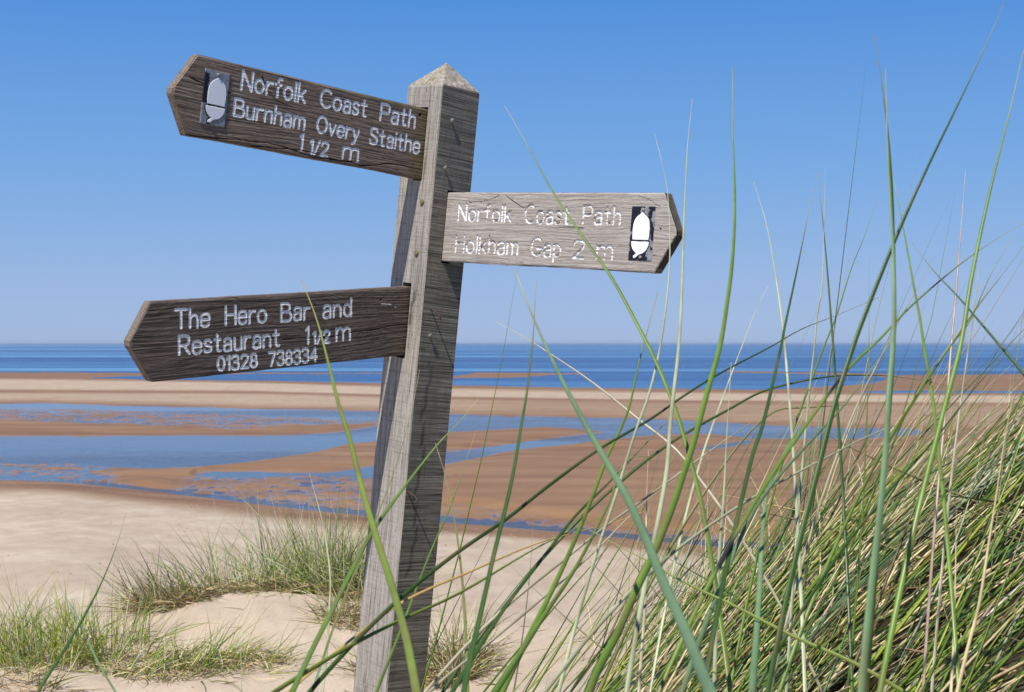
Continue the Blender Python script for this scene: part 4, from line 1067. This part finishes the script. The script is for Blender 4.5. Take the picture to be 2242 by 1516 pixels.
 ('dark green blade leaning right over the large wet sandbank', 'dark', 1.6, 1.25, 13, [(1500, 880), (1420, 965), (1340, 1050), (1260, 1130), (1190, 1220), (1120, 1310), (1060, 1400), (990, 1516)]),
 ('green blade leaning right from the bottom centre', 'green', 1.5, 1.1, 18, [(1430, 1000), (1371, 1010), (1330, 1109), (1289, 1191), (1251, 1259), (1190, 1350), (1140, 1430), (1085, 1516)]),
]
def heroes():
    for label, cname, d0, d1, wpx, pts in H_:
        p = np.array(pts, float)
        # depth from tip to the last traced point, then carry on to the ground
        s = np.concatenate([[0], np.cumsum(np.hypot(*np.diff(p, axis=0).T))]); s /= s[-1]
        d = d0 + (d1 - d0) * s
        P3 = np.array([at(a, b, c) for (a, b), c in zip(p, d)])
        half = wpx * .5 * d1 / F
        last = P3[-1]; dirn = P3[-1] - P3[-2]; dirn /= np.linalg.norm(dirn)
        ext = []
        for k in range(40):
            dirn = dirn * .93 + np.array([0, .02, -1.0]) * .07; dirn /= np.linalg.norm(dirn)
            last = last + dirn * .05; ext.append(last)
            if last[2] < float(ground_z(last[0], last[1])) - .015: break
        P3 = np.concatenate([P3, np.array(ext)])
        # smooth curve through the points (Catmull-Rom), root first
        P3 = P3[::-1]
        Q = np.concatenate([[2 * P3[0] - P3[1]], P3, [2 * P3[-1] - P3[-2]]])
        out = []
        for i in range(1, len(Q) - 2):
            for t in np.linspace(0, 1, 4, endpoint=False):
                a, b, c, e = Q[i - 1:i + 3]
                out.append(.5 * (2 * b + (c - a) * t + (2 * a - 5 * b + 4 * c - e) * t * t + (3 * b - a - 3 * c + e) * t ** 3))
        out.append(P3[-1]); C3 = np.array(out)[None]
        S = C3.shape[1]
        al = np.concatenate([[0], np.cumsum(np.linalg.norm(np.diff(C3[0], axis=0), axis=1))]); al /= al[-1]
        W = half * 1.06 * np.clip(1.0 - np.clip((al - .25) / .75, 0, 1) ** 3.4, .13, 1)[None]
        if cname == 'white': wpx = wpx * .78; half = half * .78
        col = np.array({'white': (.50, .45, .31), 'yellow': (.19, .25, .04)}.get(cname, PAL[cname])) * RNG.uniform(.9, 1.12)
        tipc = np.array(PAL['straw']) * .4 + col * .6
        tw = sstep(.90, 1, al)[:, None]; bw = sstep(.35, 0, al)[:, None] * .45
        C = col * (1 - tw) + tipc * tw
        C = C * (1 - bw) + np.array(PAL['yellow']) * bw if cname in ('green', 'dark', 'blue', 'yellow') else C
        C = C * (1 + .5 * (fbm(al * 40 + wpx, al * 0, int(wpx * 10), 4) - .5))[:, None]
        nick = sstep(.74, .82, vnoise(al * 60 + 3 * wpx, al * 0, 13))[:, None] * .35; C = C * (1 - nick) + np.array((.20, .13, .06)) * nick
        if 'nodes' in label:
            for q in (.3, .48, .63, .78, .9):
                C = np.where((np.abs(al - q) < .012)[:, None], np.array((.03, .03, .03)), C)
        v, q, c = tubes(C3, W, C[None], 8, .5, np.array([RNG.uniform(-.5, .5)]))
        org = C3[0, 0]
        o = link('marram_blade', mesh_from('marram_blade', v - org, q, M_GRASS, {'hue': c})); o.location = org  # a single grass blade as its own object
        tag(o, label, 'grass blade', 'tall single marram blades')
heroes()

# ---- scraps of dried seaweed and shell on the sand
def debris():
    V = []; Q = []; b = 0
    N = 360
    yy = RNG.uniform(13, 34, N); xx = (RNG.uniform(-350, 1750, N) - CX) / F * yy
    ok = np.ones(N, bool)
    for x, y in zip(xx[ok], yy[ok]):
        pyv = CY + F * (CAM_H - ground_z(x, y)) / y
        k = 7; r = RNG.uniform(.004, .014) * (2.6 if RNG.uniform() < .06 else 1); z0 = float(ground_z(x, y))
        a = np.sort(RNG.uniform(0, 2 * np.pi, k))
        rad = r * RNG.uniform(.4, 1.3, k)
        el = RNG.uniform(.8, 2.2)
        lo = np.stack([x + rad * el * np.cos(a), y + rad * np.sin(a), np.full(k, z0 - .004)], 1)
        hi = np.stack([x + .5 * rad * el * np.cos(a), y + .5 * rad * np.sin(a), np.full(k, z0 + r * RNG.uniform(.3, .8)) + RNG.uniform(-.003, .003, k)], 1)
        V += [lo, hi]
        for i in range(k):
            j = (i + 1) % k; Q.append((b + i, b + j, b + k + j, b + k + i))
        for i in range(1, k - 2): Q.append((b + k, b + k + i, b + k + i + 1, b + k + i + 1) if False else (b + k, b + k + i, b + k + i + 1, b + k + (i + 2)))
        b += 2 * k
    o = link('seaweed_debris', mesh_from('seaweed_debris', np.concatenate(V), Q, M_WEED, smooth=False))
    tag(o, 'scattered dark scraps of dried seaweed on the pale sand', 'debris', kind='stuff')
debris()

# ---- dead grass pieces lying on the near sand
def grass_litter():
    N = 900
    y = RNG.uniform(4.6, 9.5, N); x = (RNG.uniform(-60, 1500, N) - CX) / F * y
    keep = RNG.uniform(0, 1, N) < np.clip(2.4 * fbm(x * 2.2, y * 2.2, 301, 3) - .75, .05, 1); x, y = x[keep], y[keep]; n = len(x)
    rp = np.stack([x, y, ground_z(x, y) + .004], 1)
    col, _ = pick_cols(n, {'brown': 3, 'straw': 2, 'olive': 1})
    v, q, c = leaves(rp, RNG.uniform(0, 6.28, n), RNG.normal(1.50, .07, n), RNG.uniform(.03, .16, n), RNG.normal(.05, .06, n), RNG.uniform(.001, .0025, n), col, col * .8, 5, 3)
    o = link('grass_litter', mesh_from('grass_litter', v, q, M_GRASS, {'hue': c}))
    tag(o, 'dead grass pieces lying scattered over the near sand', 'litter', kind='stuff')
grass_litter()

# ------------------------------------------------------------------ the sea air near the horizon
def haze():
    x0, x1, y0, y1, z0, z1 = -32000.0, 32000.0, -60.0, 31000.0, -3.0, 9.0
    V = [(x, y, z) for x in (x0, x1) for y in (y0, y1) for z in (z0, z1)]
    Q = [(0, 1, 3, 2), (4, 6, 7, 5), (0, 4, 5, 1), (2, 3, 7, 6), (0, 2, 6, 4), (1, 5, 7, 3)]
    m = bpy.data.materials.new('sea_air'); m.use_nodes = True; t = m.node_tree; t.nodes.clear()
    o_ = t.nodes.new('ShaderNodeOutputMaterial'); v_ = t.nodes.new('ShaderNodeVolumePrincipled')
    v_.inputs['Color'].default_value = (0.80, 0.88, 1.0, 1); v_.inputs['Density'].default_value = 0.00010; v_.inputs['Anisotropy'].default_value = 0.2
    t.links.new(v_.outputs[0], o_.inputs['Volume'])
    o = link('haze', mesh_from('haze', V, Q, m, smooth=False)); tag(o, kind='stuff')
haze()
